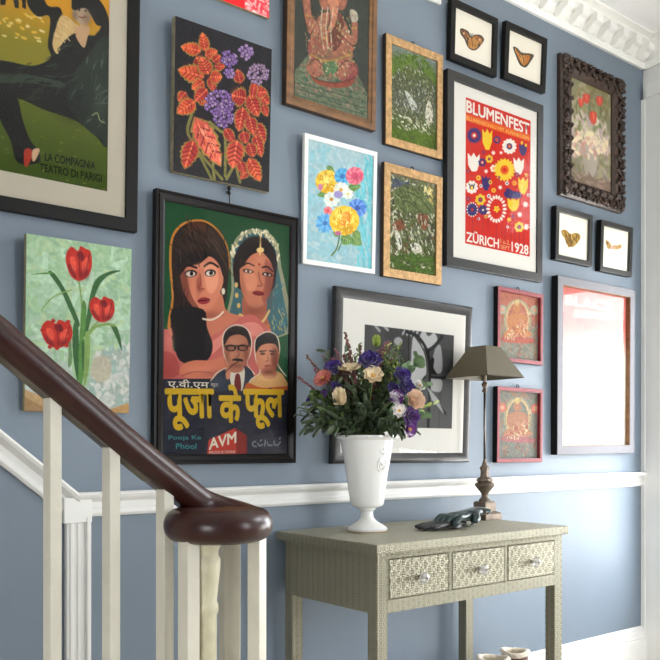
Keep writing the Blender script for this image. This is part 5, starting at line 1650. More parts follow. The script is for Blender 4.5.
# ------------------------------------------------------------------ staircase
def staircase():
    r = empty('staircase', (.9, -.42, 0)); tag(r, 'staircase with dark scrolled handrail and square cream balusters', 'staircase')
    inv = Vector((-.9, .42, 0))
    def bd(b, name, mt, parent=r, **k):
        b.v = [(v[0] - .9, v[1] + .42, v[2]) for v in b.v]; return b.build(name, mt, parent, **k)
    xs = [1.0, .70, .4855, .271, .0565, -.158, -.3725, -.587]
    for k in range(7):
        z = .18 * (k + 1); b = MB(); b.box(xs[k + 1] - (.0 if k < 6 else 2.0), xs[k] + .02, -.86 if k else -.95, -.03, z - .03, z); bd(b, 'tread', M['floor'], bevel=.006)
        b = MB(); b.box(xs[k] - .02, xs[k], -.83 if k else -.92, -.03, z - .18, z - .03); bd(b, 'riser', M['white'])
    b = MB()
    for k in range(7): b.box(-2.55 if k == 6 else xs[k + 1], xs[k] - .02, -.83, -.81, 0, .18 * (k + 1) - .03)
    bd(b, 'stringer', M['white'])
    # handrail
    ytop = -.795; zt = lambda x: 1.268 - .793 * (x - .427); P = []
    for x in np.linspace(-1.0, .66, 20): P.append((x, ytop, zt(x)))
    C = Vector((.811, -.850, 0)); R0 = .063
    ez = [(.70, 1.0525), (.74, 1.024), (.785, .992), (.825, .968), (.86, .952)]
    for x, z in ez[:3]: P.append((x, ytop + (C.y + R0 - ytop) * max(0, (x - .66) / .157), z))
    for i in range(0, 40):
        a = PI / 2 - i * .19; rr = R0 - max(0, i - 14) * .0022; rr = max(rr, .006)
        x, y = C.x + rr * math.cos(a), C.y + rr * math.sin(a); s = min(1, i / 10); z = .9735 * (1 - s) ** 2 + .944 * 2 * s * (1 - s) + .937 * s * s
        P.append((x, y, z))
        if rr <= .012: break
    hw, th = .032, .055
    prof = [(-hw * .62, -th), (-hw * .92, -th * .86), (-hw * 1.02, -th * .6), (-hw, -th * .36), (-hw * .8, -th * .14), (-hw * .42, -th * .02), (0, 0), (hw * .42, -th * .02), (hw * .8, -th * .14), (hw, -th * .36), (hw * 1.02, -th * .6), (hw * .92, -th * .86), (hw * .62, -th)]
    b = MB(); b.sweep(P, prof); h = bd(b, 'handrail', M['mahogany'], smooth=True)
    b = MB(); pr = []
    for i in range(15): t = PI * i / 14; pr.append((.064 + .0375 * math.sin(t) ** .75, .9065 - .0315 * math.cos(t)))
    b.lathe(pr, 48, Matrix.Translation((C.x, C.y, 0))); bd(b, 'scroll', M['mahogany'], h, smooth=True)
    b = MB(); b.sweep([(p[0], p[1], p[2] - .055) for p in P[:21]], [(-.017, 0), (-.017, -.012), (.017, -.012), (.017, 0)]); bd(b, 'fillet', M['underrail'], h)
    # balusters
    def bal(x, y, zt_, zb, sx=.0205, sy=.034, a=0, mt='cream'):
        b = MB(); b.box(-sx / 2, sx / 2, -sy / 2, sy / 2, zb, zt_, Matrix.Translation((x, y, 0)) @ Matrix.Rotation(a, 4, 'Z')); bd(b, 'baluster', M[mt], bevel=.0018)
    x = .518
    step = .1055
    for k in range(-11, 3):
        X = .518 + step * k
        zb = 0
        for j in range(7):
            if X < xs[j] + .01: zb = .18 * (j + 1)
        bal(X, -.812 + .017 - .0, (zt(X) if X < .7 else zt(.7) - .55 * (X - .7)) - .062, zb)
    zb = .18
    bal(.7385, -.868, .885, zb, .027, .03, .12)
    bal(.866, -.80, .885, zb, .034, .034, -.2)
    bal(.889, -.862, .885, zb, .030, .026, .5)
    # newel
    b = MB(); nz = [(.030, .18), (.030, .26), (.022, .28), (.0195, .32), (.0195, .742), (.0225, .750), (.0225, .760), (.0195, .768), (.0230, .80), (.0265, .835), (.0265, .845), (.0225, .852), (.0225, .862), (.028, .872), (.028, .884)]
    b.lathe(nz, 28, Matrix.Translation((.779, -.860, 0))); bd(b, 'newel_post', M['oldcream'], smooth='auto')
staircase()
# ------------------------------------------------------------------ console table
TXa, TXb, TYa, TYb, TZt = 1.530, 2.403, -.487, -.006, .78
def table():
    cx, cy = (TXa + TXb) / 2, (TYa + TYb) / 2
    r = empty('console_table', (cx, cy, 0)); tag(r, 'console table covered in stamped silvery metal with three drawers', 'table')
    W, D = TXb - TXa, TYb - TYa; hx, hy = W / 2, D / 2; o = .016
    def B(*a): return MB().box(*a)
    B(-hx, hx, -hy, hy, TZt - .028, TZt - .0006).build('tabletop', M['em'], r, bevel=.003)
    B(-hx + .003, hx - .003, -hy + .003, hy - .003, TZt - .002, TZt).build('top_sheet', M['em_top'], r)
    ax, ay = hx - o, hy - o; L = .040; z1 = TZt - .028; z0 = .583
    for sx in (-1, 1):
        for sy in (-1, 1):
            e = .012 if sy > 0 else 0
            B(*sorted((sx * ax, sx * (ax - L))), *sorted((sy * ay - e, sy * (ay - L) - e)), 0, z1).build('leg', M['em'], r, bevel=.002)
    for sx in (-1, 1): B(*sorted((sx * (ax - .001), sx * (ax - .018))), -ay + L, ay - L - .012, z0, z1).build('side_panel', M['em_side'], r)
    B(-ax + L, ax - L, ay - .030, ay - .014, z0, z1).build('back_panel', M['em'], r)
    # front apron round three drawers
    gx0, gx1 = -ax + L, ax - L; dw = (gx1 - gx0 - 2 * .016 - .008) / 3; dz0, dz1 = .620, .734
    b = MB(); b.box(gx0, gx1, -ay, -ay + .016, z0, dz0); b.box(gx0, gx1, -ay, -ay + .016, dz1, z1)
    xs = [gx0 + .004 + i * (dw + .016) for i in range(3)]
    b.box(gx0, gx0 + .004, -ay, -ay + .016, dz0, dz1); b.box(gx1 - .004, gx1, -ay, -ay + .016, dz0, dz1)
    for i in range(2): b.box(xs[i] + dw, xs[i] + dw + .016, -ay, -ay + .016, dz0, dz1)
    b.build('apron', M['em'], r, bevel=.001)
    B(gx0, gx1, -ay + .02, -ay + .03, z0, z1).build('gap_shade', M['black'], r)  # black sheet added as the shade seen through the drawer gaps
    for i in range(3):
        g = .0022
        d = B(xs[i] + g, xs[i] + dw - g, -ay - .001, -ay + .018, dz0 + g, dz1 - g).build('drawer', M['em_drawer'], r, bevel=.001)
        k = MB(); c = (xs[i] + dw / 2, -ay - .001, (dz0 + dz1) / 2 - .004); T = Matrix.Translation(c) @ Matrix.Rotation(PI / 2, 4, 'X')
        k.lathe([(.004, 0), (.006, .003), (.0045, .007), (.009, .009), (.0165, .016), (.0175, .021), (.013, .027), (.004, .029)], 10, T)
        kb = k.build('knob', M['crystal'], d)
        k = MB(); k.lathe([(.006, 0), (.006, .002), (.0025, .003), (.0025, .030), (.0035, .0315)], 10, T); k.build('knob_pin', M['lampmetal'], d)
table()
# ------------------------------------------------------------------ lamp
def lamp():
    cx, cy = LAMP
    r = empty('table_lamp', (cx, cy, TZt)); tag(r, 'tall slim table lamp with square olive shade and bronze urn base', 'lamp')
    def sq(prof, name, mt, parent, cap=True, rot=0):
        b = MB(); vs = []; fs = []
        for (s, z) in prof:
            for (a, c) in ((-1, -1), (1, -1), (1, 1), (-1, 1)): vs.append((a * s, c * s, z))
        n = len(prof)
        for i in range(n - 1):
            for k in range(4): fs.append((i * 4 + k, i * 4 + (k + 1) % 4, i * 4 + 4 + (k + 1) % 4, i * 4 + 4 + k))
        if cap: fs += [(3, 2, 1, 0), tuple(n * 4 - 4 + k for k in range(4))]
        return b.add(vs, fs).build(name, mt, parent, bevel=.0012)
    base = sq([(.045, 0), (.045, .022), (.037, .027), (.029, .032), (.029, .062), (.024, .067)], 'base', M['lampmetal'], r)
    b = MB(); b.lathe([(.022, .066), (.023, .072), (.015, .079), (.011, .087), (.015, .097), (.028, .112), (.037, .122), (.038, .130), (.026, .137), (.032, .142), (.030, .150), (.018, .155), (.015, .178), (.019, .186), (.018, .193), (.012, .198), (.009, .208), (.006, .216), (.0048, .222)], 8, Matrix.Rotation(PI / 8, 4, 'Z'))
    b.build('urn', M['lampmetal'], base, smooth='auto')
    MB().lathe([(.0048, .216), (.0042, .470)], 10).build('rod', M['steel'], r, smooth=True)
    b = MB(); b.lathe([(.004, .466), (.010, .470), (.0085, .478), (.005, .484), (.009, .490), (.0115, .497), (.009, .504), (.005, .508), (.007, .514), (.007, .56), (.013, .562), (.013, .60), (.006, .604)], 14); b.build('lamp_holder', M['lampmetal'], r, smooth='auto')
    zb, zt = 1.302 - TZt, 1.416 - TZt; B_, T_ = .102, .041
    vs = []
    for s, z in ((B_, zb), (T_, zt), (T_ - .0015, zt), (B_ - .0015, zb)):
        for (a, c) in ((-1, -1), (1, -1), (1, 1), (-1, 1)): vs.append((a * s, c * s, z))
    fs = [(i * 4 + k, i * 4 + (k + 1) % 4, ((i + 1) % 4) * 4 + (k + 1) % 4, ((i + 1) % 4) * 4 + k) for i in range(4) for k in range(4)]
    sh = MB().add(vs, fs).build('lamp_shade', M['shade'], r)
    b = MB()
    for s, z in ((B_, zb),):
        P = [(-s, -s, z), (s, -s, z), (s, s, z), (-s, s, z), (-s, -s, z)]
        for i in range(4): b.tube([P[i], P[i + 1]], .0012, 5)
    b.build('shade_trim', M['giltdark'], sh)
    b = MB(); z = zt - .02
    for a, c in ((1, 1), (-1, 1), (1, -1), (-1, -1)): b.tube([(0, 0, z - .01), (a * T_ * 1.15, c * T_ * 1.15, z)], .0012, 5)
    b.build('shade_carrier', M['steel'], sh)
LAMP = (2.374, -.140)
lamp()
# ------------------------------------------------------------------ vase
VX, VY = VASE = (1.752, -.193)
FW = Vector((math.sin(math.radians(38.586)), math.cos(math.radians(38.586)), 0)); RT = Vector((FW.y, -FW.x, 0))
def vase():
    r = empty('vase', (VX, VY, TZt)); tag(r, 'tall white porcelain footed vase holding the bouquet', 'vase')
    pr = [(.058, 0), (.064, .003), (.065, .010), (.060, .016), (.046, .024), (.030, .034), (.021, .044), (.019, .056), (.020, .064), (.027, .070), (.029, .075), (.047, .080), (.052, .084), (.054, .090), (.058, .12), (.066, .18), (.0765, .24), (.085, .290), (.093, .296), (.0955, .300), (.095, .304), (.090, .305), (.083, .301), (.071, .24), (.055, .12), (.048, .095), (.0, .092)]
    b = MB(); vs = []; b.lathe(pr, 56); v = b.build('body', M['porcelain'], r, smooth='auto')
    k = MB(); k.lathe([(.056, -.0), (.0635, .0), (.0645, .004), (.060, .0045)], 56); k.build('unglazed_foot', M['vasefoot'], r, smooth='auto')
    rb = MB()
    for i in range(72):
        a = 2 * PI * i / 72; rb.ball((.0948 * math.cos(a), .0948 * math.sin(a), .2985), .0032, 6)
    rb.build('beaded_rim', M['porcelain'], v, smooth=True)
    # raised crest
    ca = math.atan2(-FW.y, -FW.x) + .66; e = MB(); zc = .215
    def onb(u, z, o=.0): # u along the surface
        rr = .0728 + (z - .215) * .155 + o; a = ca + u / rr; return (rr * math.cos(a), rr * math.sin(a), z)
    e.tube([onb(.017 * math.cos(t), zc + .024 * math.sin(t)) for t in np.linspace(0, 2 * PI, 25)], .0022, 6)
    for s in (-1, 1):
        e.tube([onb(s * .002, zc - .018), onb(s * .010, zc - .008), onb(s * .006, zc + .004), onb(s * .011, zc + .014)], .002, 6)
        e.tube([onb(s * .003, zc + .030), onb(s * .011, zc + .036), onb(s * .014, zc + .046)], .002, 6)
    e.ball(onb(0, zc + .034), .005, 8); e.ball(onb(0, zc), .006, 8); e.ball(onb(0, zc + .046), .0035, 8)
    e.build('crest', M['porcelain'], v, smooth=True)
vase()
# ------------------------------------------------------------------ bouquet
def petal(b, Mx, L, W, cup, curl, ruf=0, rnd=None, n=5, m=4):
    vs = []; ph = rnd.uniform(0, 6) if rnd else 0
    for i in range(n + 1):
        t = i / n; wd = W * (math.sin(PI * min(1, t * .80 + .10)) ** .7)
        for j in range(m + 1):
            s = j / m * 2 - 1
            z = cup * (s * s) * L * .35 + curl * L * (t ** 2) + ruf * L * .12 * math.sin(s * 6 + ph) * t ** 2
            vs.append(Mx @ Vector((L * t - abs(s) * L * .10 * t, s * wd / 2, z)))
    fs = [(i * (m + 1) + j, i * (m + 1) + j + 1, (i + 1) * (m + 1) + j + 1, (i + 1) * (m + 1) + j) for i in range(n) for j in range(m)]
    b.add(vs, fs)
def basis(d):
    return Vector(d).to_track_quat('Z', 'Y').to_matrix().to_4x4()
MOUTH = Vector((VX, VY, TZt + .30))
D0 = (MOUTH - Vector((0, -2.2, 0))).dot(FW); PXM = 330 + 837 * (MOUTH - Vector((0, -2.2, 0))).dot(RT) / D0
def pix(px, py, c):     # sideways and height offsets from the vase mouth, c = towards the viewer
    q = (D0 - c) / 837
    return MOUTH + RT * ((px - 330) * q - (PXM - 330) * D0 / 837) + Vector((0, 0, 1.054 - (py - 445) * q - MOUTH.z)) - FW * c
def stem_path(p):
    a = MOUTH + Vector((0, 0, -.10)) + (p - MOUTH) * .05; h = MOUTH + (p - MOUTH) * .18; h.z = max(h.z, MOUTH.z + .004)
    off_ = Vector((h.x - VX, h.y - VY, 0)); 
    if off_.length > .06: off_ *= .06 / off_.length; h.x = VX + off_.x; h.y = VY + off_.y
    return [a, h, h + (p - h) * .5 + Vector((0, 0, .012)), p]
def flower(kind, p, d, size, mt, label, name='flower', seed=0, group=None):
    rnd = random.Random(seed); r = empty(name, MOUTH); tag(r, label, 'flower', group)
    T = Matrix.Translation(p - MOUTH) @ basis(d); S = [q - MOUTH for q in stem_path(p - Vector(d).normalized() * size * .15)]
    MB().tube(S, .0022, 6).build('stem', M['stemgreen'], r, smooth=True)
    size *= 1.22; b = MB(); L = size * .5
    if kind == 'ruffled':
        for ring, (n, tilt, sc) in enumerate(((6, .35, 1.0), (5, .75, .86), (5, 1.1, .66), (3, 1.35, .4))):
            for k in range(n):
                a = 2 * PI * (k + ring * .5) / n + rnd.uniform(-.15, .15)
                petal(b, T @ Matrix.Rotation(a, 4, 'Z') @ Matrix.Rotation(-tilt, 4, 'Y'), L * sc * 1.05, L * sc * 1.15, .5, .1, 1.2, rnd)
    elif kind == 'rose':
        for ring, (n, tilt, sc) in enumerate(((7, .25, 1.0), (6, .55, .86), (6, .85, .7), (5, 1.1, .52), (4, 1.3, .36))):
            for k in range(n):
                a = 2 * PI * (k + ring * .5) / n + rnd.uniform(-.1, .1)
                petal(b, T @ Matrix.Rotation(a, 4, 'Z') @ Matrix.Rotation(-tilt, 4, 'Y'), L * sc, L * sc * 1.05, .6, .22, .25, rnd)
    elif kind == 'open':
        for ring, (n, tilt, sc) in enumerate(((7, .22, 1.0), (6, .5, .8))):
            for k in range(n):
                a = 2 * PI * (k + ring * .5) / n + rnd.uniform(-.1, .1)
                petal(b, T @ Matrix.Rotation(a, 4, 'Z') @ Matrix.Rotation(-tilt, 4, 'Y'), L * sc, L * sc * .95, .4, .1, .6, rnd)
    elif kind == 'daisy':
        for ring, (n, tilt, sc) in enumerate(((18, .12, 1.0), (14, .4, .82), (10, .7, .6))):
            for k in range(n):
                a = 2 * PI * (k + ring * .5) / n; petal(b, T @ Matrix.Rotation(a, 4, 'Z') @ Matrix.Rotation(-tilt, 4, 'Y'), L * sc, L * .3, .4, .05, 0, rnd, 3, 2)
    elif kind == 'bud':
        for ring, (n, tilt, sc) in enumerate(((5, 1.1, 1.0), (4, 1.3, .9), (3, 1.42, .8))):
            for k in range(n):
                a = 2 * PI * (k + ring * .5) / n; petal(b, T @ Matrix.Translation((0, 0, -L)) @ Matrix.Rotation(a, 4, 'Z') @ Matrix.Rotation(-tilt, 4, 'Y'), L * 2.1 * sc, L * 1.1, 1.2, .22, .2, rnd)
    bl_ = b.build('bloom', M[mt], r, smooth=True)
    if kind in ('open', 'daisy'): MB().ball(T @ Vector((0, 0, L * .16)), L * .2, 8).build('centre', M['pith'], bl_, smooth=True)
    if kind in ('bud', 'ruffled', 'rose'):
        c = MB()
        for k in range(4): petal(c, T @ Matrix.Translation((0, 0, -L * (1.0 if kind == 'bud' else .1))) @ Matrix.Rotation(k * PI / 2 + .4, 4, 'Z') @ Matrix.Rotation(-(.9 if kind == 'bud' else -.2), 4, 'Y'), L * .7, L * .25, .3, .1, 0, rnd, 3, 2)
        c.build('calyx', M['stemgreen'], r, smooth=True)
    return r
VW = -FW
def D(sx, sz, f=1.0): return (RT * sx + Vector((0, 0, sz)) + VW * f).normalized()
flower('daisy', pix(323.5, 379, .10), D(-.5, .5, .8), .056, 'salmon', 'salmon pink flower at the left of the bouquet', seed=1)
flower('ruffled', pix(334, 370, .085), D(-.3, .6), .052, 'purple', 'deep purple ruffled flower beside the salmon pink one', seed=2)
flower('ruffled', pix(337, 388, .10), D(-.4, .1), .040, 'purple', 'small purple flower just above the cream bud', seed=3)
flower('open', pix(350, 371, .10), D(-.1, 1.0, .35), .066, 'creampetal', 'flat cream flower seen edge on at upper left', seed=4)
flower('bud', pix(339.5, 397, .13), D(-.1, .9, .3), .040, 'creampetal', 'closed cream bud low on the left', seed=5)
flower('ruffled', pix(325, 394, .09), D(-.6, .2), .024, 'violet', 'tiny violet flower under the salmon pink one', seed=6)
flower('ruffled', pix(311, 402, .05), D(-.8, .1), .028, 'purple', 'small dark blue flower at the far left edge of the bouquet', seed=7)
flower('ruffled', pix(370, 364, .09), D(.0, .8), .068, 'purple', 'large purple ruffled flower at the top centre', seed=8)
flower('open', pix(373, 376, .125), D(.1, .5), .056, 'creampetal', 'cream open flower right below the big purple one', seed=9)
flower('ruffled', pix(401, 377, .08), D(.4, .6), .052, 'purple', 'purple flower at upper right of the bouquet', seed=10)
flower('ruffled', pix(404, 388, .085), D(.5, .2), .054, 'purple', 'purple flower directly above the peach one', seed=11)
flower('ruffled', pix(392, 389, .08), D(.3, .4), .034, 'purple', 'small purple flower half hidden among dark leaves at right', seed=16)
flower('rose', pix(395, 398, .115), D(.3, .2), .046, 'bicolour', 'white flower with purple edged petals beside the peach one', seed=12)
flower('rose', pix(413, 401, .10), D(.5, .3), .062, 'peach', 'peach coloured rose at the right of the bouquet', seed=13)
flower('ruffled', pix(409, 416, .10), D(.5, -.1), .056, 'violet', 'violet flower below the peach rose', seed=14)
flower('open', pix(399, 411, .115), D(.2, .2), .042, 'whitepetal', 'white flower between the peach rose and dark leaves', seed=15)
flower('open', pix(409, 429, .10), D(.5, -.2, .7), .046, 'bicolour', 'white and purple flower hanging over the vase rim', seed=17)
flower('open', pix(419, 386, .07), D(.7, .5), .034, 'whitepetal', 'small white flower at the right among grey green leaves', seed=18)
flower('bud', pix(376.5, 341, .02), D(0, 1, .2), .026, 'leaflime', 'lime green bud standing highest in the bouquet', seed=19)
def sprig(kind, p, mt, label, seed, n=9, ls=.03, group=None):
    rnd = random.Random(seed); r = empty('foliage_sprig' if kind != 'spike' else 'heather_sprig', MOUTH); tag(r, label, 'foliage', group)
    S = [q - MOUTH for q in stem_path(p)]; MB().tube(S, .0016, 5).build('stem', M['stemgreen'] if kind != 'spike' else M['rust'], r, smooth=True)
    b = MB()
    for i in range(n):
        t = .30 + .70 * (i + 1) / n if kind != 'spike' else .45 + .55 * (i + 1) / n
        q = t * 3; k = min(int(q), 2); c = S[k].lerp(S[k + 1], q - k); dr = (S[k + 1] - S[k]).normalized()
        if kind == 'spike':
            for _ in range(4):
                o_ = Vector((rnd.gauss(0, 1), rnd.gauss(0, 1), rnd.gauss(0, .6))).normalized() * rnd.uniform(.002, .008) * (1.4 - t * .6); b.ball(c + o_, rnd.uniform(.0018, .0034), 6, (1, 1, 1.4))
            continue
        out = Vector((rnd.gauss(0, 1), rnd.gauss(0, 1), rnd.gauss(0, 1))); out = (out - dr * out.dot(dr)).normalized()
        v = (out * (.9 if kind != 'long' else .45) + dr * .7 + VW * .15).normalized(); l = ls * rnd.uniform(.75, 1.2)
        Mx = Matrix.Translation(c) @ v.to_track_quat('X', 'Z').to_matrix().to_4x4() @ Matrix.Rotation(rnd.uniform(-1, 1), 4, 'X')
        wd = {'leaf': .42, 'round': .95, 'long': .22, 'fine': .3}[kind]
        petal(b, Mx, l, l * wd, .5, rnd.uniform(-.25, .15), 0, rnd, 4, 2)
    b.build('leaves' if kind != 'spike' else 'bells', M[mt], r, smooth=True); return r
def rp(rnd, x0, x1, y0, y1, c0, c1): return pix(rnd.uniform(x0, x1), rnd.uniform(y0, y1), rnd.uniform(c0, c1))
rnd = random.Random(11)
for i in range(24): sprig('leaf', rp(rnd, 332, 400, 386, 428, .02, .12), 'leafdark', 'dark green leafy sprig filling the centre above the vase rim', 100 + i, 12, .044, 'dark sprigs at the centre')
for i in range(20): sprig('leaf', rp(rnd, 306, 345, 394, 430, .0, .10), ('leafdark', 'leafmid')[i % 3 == 0], 'leafy green sprig drooping out to the left of the vase', 130 + i, 11, .038, 'green sprigs on the left')
for i in range(7): sprig('long', rp(rnd, 318, 345, 388, 420, .04, .10), 'leafmid', 'narrow bright leaves fanning to the left', 150 + i, 9, .058, 'narrow leaves on the left')
for i in range(22): sprig('leaf', rp(rnd, 322, 410, 352, 396, -.06, .07), 'leafdark', 'dark sprig deep between the blooms', 300 + i, 12, .040, 'dark sprigs between the blooms')
for i in range(6): sprig('leaf', rp(rnd, 385, 412, 418, 432, .02, .10), 'leafdark', 'dark leaves drooping over the right of the rim', 170 + i, 8, .038, 'dark leaves over the right rim')
for i in range(4): sprig('fine', rp(rnd, 296, 306, 404, 416, .0, .04), 'leafmid', 'small leaved sprig reaching furthest left', 180 + i, 12, .016, 'sprigs reaching far left')
for i in range(12): sprig('fine', rp(rnd, 384, 404, 346, 370, .0, .09), ('leaflime', 'leafmid')[i % 2], 'light green feathery sprig rising at the upper right', 190 + i, 16, .020, 'feathery sprigs at upper right')
for i in range(6): sprig('fine', rp(rnd, 348, 364, 342, 366, -.02, .05), ('leaflime', 'leafmid')[i % 2], 'light green feathery sprig rising at the upper left', 200 + i, 14, .020, 'feathery sprigs at upper left')
sprig('round', pix(416, 362, .07), 'leafgrey', 'round leaved eucalyptus sprig at the upper right', 211, 16, .044)
sprig('round', pix(427, 384, .08), 'leafgrey', 'round leaved eucalyptus sprig at the right edge', 212, 14, .026)
sprig('round', pix(434, 405, .08), 'leaflime', 'pale round leaved sprig pointing lowest to the right', 213, 12, .019)
sprig('round', pix(427, 418, .08), 'leafgrey', 'grey green sprig under the violet flower', 214, 12, .030)
for j, (x, y, lb) in enumerate(((298, 377, 'heather spike pointing furthest left'), (307, 356, 'pale heather spike at the upper left'), (323, 356, 'short pink heather spike at upper left'), (345, 333, 'tallest heather spike in front of the clock picture'), (336, 350, 'heather spike leaning against the dark frame'), (360, 346, 'reddish heather sprig left of the lime bud'), (385, 345, 'reddish heather sprig right of the lime bud'), (391, 360, 'rusty heather sprig near the large purple flower'))):
    sprig('spike', pix(x, y, .02), ('heather', 'rust')[j % 2], lb, 220 + j, 26)
for i in range(14): sprig('spike', rp(rnd, 314, 352, 352, 374, .0, .07), ('heather', 'rust')[i % 2], 'short heather sprig tucked among flowers at upper left', 240 + i, 20, .02, 'heather at upper left')
for i in range(12): sprig('spike', rp(rnd, 358, 398, 342, 372, .0, .07), ('rust', 'heather')[i % 2], 'short reddish sprig tucked behind the top centre flower', 255 + i, 20, .02, 'heather at top centre')
for i in range(3): sprig('fine', rp(rnd, 372, 392, 402, 420, .08, .12), 'leafdark', 'dark small leaved sprig low in the centre', 270 + i, 16, .02, 'small leaved sprigs low in the centre')
# ------------------------------------------------------------------ gloves
def glove(cx, cy, z, ang, mt, label, s=1.0, flat=1.0, seed=0, cuff=True, curl=.3):
    r = empty('glove', (cx, cy, z), (0, 0, ang)); tag(r, label, 'glove', 'pair of leather gloves'); rn = random.Random(seed)
    # skeleton: cuff at +x, fingers towards -x
    me = bpy.data.meshes.new('body'); V = []; E = []; Rr = []
    def v(p, rad): V.append(Vector(p) * s); Rr.append((rad[0] * s, rad[1] * s)); return len(V) - 1
    h = .014
    a = v((.100, 0, h), (.036, .014)); b = v((.070, 0, h + .002), (.033, .013)); c = v((.035, 0, h + .004), (.037, .014)); d = v((.0, 0, h + .004), (.040, .014)); E += [(a, b), (b, c), (c, d)]
    for i, (y, l) in enumerate(((-.027, .066), (-.009, .080), (.010, .076), (.027, .058))):
        k = v((-.018, y, h + .003), (.012, .011)); E.append((d, k)); wob = rn.uniform(-.010, .010)
        k1 = v((-.018 - l * .5, y * 1.12 + wob * .5, h + .008 * curl * 2), (.0112, .0095)); k2 = v((-.018 - l * .85, y * 1.18 + wob, h - .003), (.0102, .0085)); k3 = v((-.018 - l, y * 1.18 + wob * 1.2, h - .006), (.007, .0065)); E += [(k, k1), (k1, k2), (k2, k3)]
    t0 = v((.030, -.036, h), (.014, .012)); t1 = v((.004, -.056, h - .002), (.011, .010)); t2 = v((-.022, -.062, h - .005), (.009, .008)); E += [(c, t0), (t0, t1), (t1, t2)]
    me.from_pydata([(q[0], q[1], q[2] * .62 * flat + .003) for q in V], E, []); o = bpy.data.objects.new('body', me); col.objects.link(o); o.parent = r
    sk = o.modifiers.new('skin', 'SKIN'); me.skin_vertices
    if not me.skin_vertices: pass
    for i, sv in enumerate(me.skin_vertices[0].data): sv.radius = (Rr[i][0], Rr[i][1] * .72 * flat); sv.use_root = (i == 2)
    sk.use_smooth_shade = True; sk.branch_smoothing = .3
    ss = o.modifiers.new('sub', 'SUBSURF'); ss.levels = 2; ss.render_levels = 2
    tx = bpy.data.textures.new('creases', 'CLOUDS'); tx.noise_scale = .02; dm = o.modifiers.new('creases', 'DISPLACE'); dm.texture = tx; dm.strength = .0035; dm.mid_level = .5
    me.materials.append(M[mt])
    if cuff:
        cb = MB(); n = 28; P = []
        for k in range(n + 1): q = 2 * PI * k / n; P.append((.112 * s + .004 * math.sin(3 * q), .039 * s * math.cos(q), .013 * s + .0115 * s * math.sin(q)))
        cb.tube(P, .0016, 6, False); cb.build('cuff_lining', M['lining'], r, smooth=True)
        cb = MB(); vs = []; m = len(P) - 1
        for x, f in ((.095, .9), (.113, .97)):
            for k in range(m): q = 2 * PI * k / m; vs.append((x * s, .040 * s * f * math.cos(q), .013 * s + .0115 * s * f * math.sin(q)))
        cb.add(vs, [(k, (k + 1) % m, m + (k + 1) % m, m + k) for k in range(m)]); cb.build('cuff', M[mt], r, smooth=True)
    return r
glove(1.995, -.285, TZt, .08, 'blackleather', 'crumpled black leather glove lying underneath, fingers pointing left', 1.12, seed=3, curl=.1)
g2 = glove(2.090, -.280, TZt + .014, .20, 'leather', 'glossy dark green leather glove on top, pale lined cuff open', 1.16, flat=1.45, seed=5, curl=.8)
g2.rotation_euler.y = -.13
# ------------------------------------------------------------------ boots
def boot(x, y, ang, label, rad, h):
    r = empty('boot', (x, y, 0), (0, 0, ang)); tag(r, label, 'boot', 'pair of sheepskin boots')
    b = MB(); rings = []; n = 24
    # shaft + foot as stacked ovals (foot points along +x)
    secs = [(.012, .042, .135, .046), (.03, .042, .138, .048), (.055, .038, .125, .047), (.08, .022, .098, .046), (.105, .006, .078, .049), (.14, 0, .066, .054), (.20, 0, .060, .056), (h - .03, 0, rad * .98, rad), (h - .012, 0, rad, rad)]
    vs = []
    for (z, cx, rx, ry) in secs:
        for k in range(n): a = 2 * PI * k / n; vs.append((cx + rx * math.cos(a), ry * math.sin(a), z))
    fs = [(i * n + k, i * n + (k + 1) % n, (i + 1) * n + (k + 1) % n, (i + 1) * n + k) for i in range(len(secs) - 1) for k in range(n)]
    fs.append(tuple(range(n - 1, -1, -1))); b.add(vs, fs); b.build('upper', M['suede'], r, smooth=True)
    s = MB(); s.lathe([(1, 0), (1.02, .006), (1, .016)], 28, Matrix.Translation((.042, 0, 0)) @ Matrix.Diagonal((.143, .052, 1, 1))); s.build('sole', M['sole'], r, smooth='auto')
    c = MB(); P = []; rr = []
    rn = random.Random(int(x * 100))
    for k in range(33): a = 2 * PI * k / 32; P.append((rad * .93 * math.cos(a), rad * .93 * math.sin(a), h - .008 + .004 * math.sin(2 * a + 1))); rr.append(.0095 + rn.uniform(-.0015, .0015))
    rr[-1] = rr[0]; c.tube(P, rr, 10, False); c.lathe([(rad * .86, h - .14), (rad * .84, h - .01), (rad * .80, h - .012), (rad * .80, h - .14)], 24); c.build('fleece_lining', M['fleece'], r, smooth=True)
boot(2.288, -.255, -1.25, 'brown suede boot with cream fleece top, nearer of the pair under the table', .056, .306)
boot(2.505, -.175, -1.10, 'brown suede boot with cream fleece top, the one farther back and to the right', .050, .284)
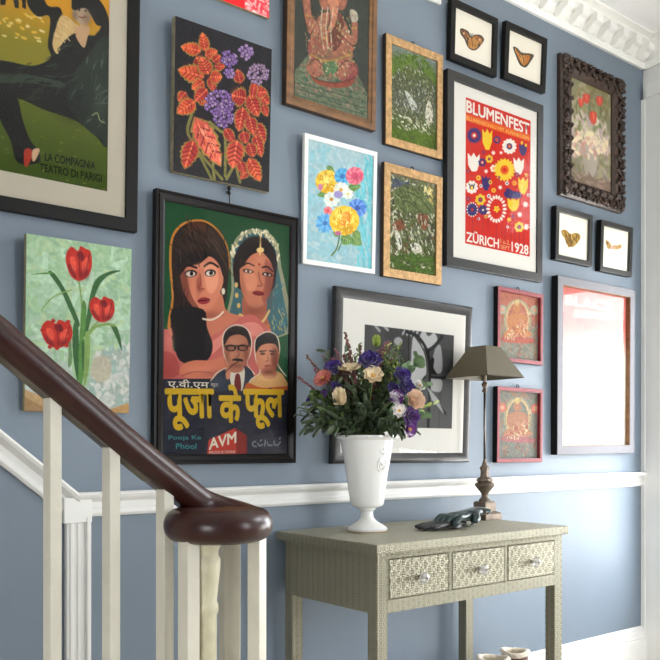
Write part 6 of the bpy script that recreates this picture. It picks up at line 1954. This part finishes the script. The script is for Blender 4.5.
# ------------------------------------------------------------------ hooks above the film poster
b = MB(); b.ball((1.352, -.012, 1.838), .007, 10); b.ball((1.352, -.012, 1.822), .006, 10); b.tube([(1.352, 0, 1.828), (1.352, -.012, 1.828)], .003, 6); b.tube([(1.352, -.012, 1.838), (1.352, -.013, 1.80), (1.352, -.014, 1.785)], .0018, 5)
tag(b.build('picture_hook', M['hook'], smooth=True), 'small dark picture hook on the wall above the film poster', 'hook')
# ------------------------------------------------------------------ daylight and camera
w = bpy.data.worlds.new('sky'); scn.world = w; w.use_nodes = True; nt = w.node_tree; bg = nt.nodes['Background']
tc = nt.nodes.new('ShaderNodeTexCoord'); sp = nt.nodes.new('ShaderNodeSeparateXYZ'); nt.links.new(tc.outputs['Generated'], sp.inputs[0])
rp_ = nt.nodes.new('ShaderNodeValToRGB'); rp_.color_ramp.elements[0].position = .35; rp_.color_ramp.elements[1].position = .6
rp_.color_ramp.elements[0].color = (.80, .80, .76, 1); rp_.color_ramp.elements[1].color = (.92, .96, 1, 1)
mr = nt.nodes.new('ShaderNodeMapRange'); mr.inputs[1].default_value = -1; mr.inputs[2].default_value = 1; nt.links.new(sp.outputs['Z'], mr.inputs[0]); nt.links.new(mr.outputs[0], rp_.inputs[0]); nt.links.new(rp_.outputs[0], bg.inputs[0])
bg.inputs[1].default_value = 16.3
cam = bpy.data.cameras.new('camera'); co = bpy.data.objects.new('camera', cam); col.objects.link(co); scn.camera = co
co.location = (0, -2.2, 1.054); co.rotation_euler = (PI / 2, 0, -math.radians(38.586)); cam.sensor_width = 36; cam.lens = 837 / 660 * 36; cam.shift_y = 115 / 660; cam.clip_start = .02
scn.view_settings.view_transform = 'Standard'; scn.view_settings.look = 'None'; scn.view_settings.gamma = 1; scn.view_settings.use_curve_mapping = False
scn.view_settings.exposure = 0.0
scn.cycles.max_bounces = 8; scn.cycles.diffuse_bounces = 5; scn.cycles.glossy_bounces = 4; scn.cycles.transparent_max_bounces = 12; scn.cycles.sample_clamp_indirect = 6
scn.cycles.use_denoising = True
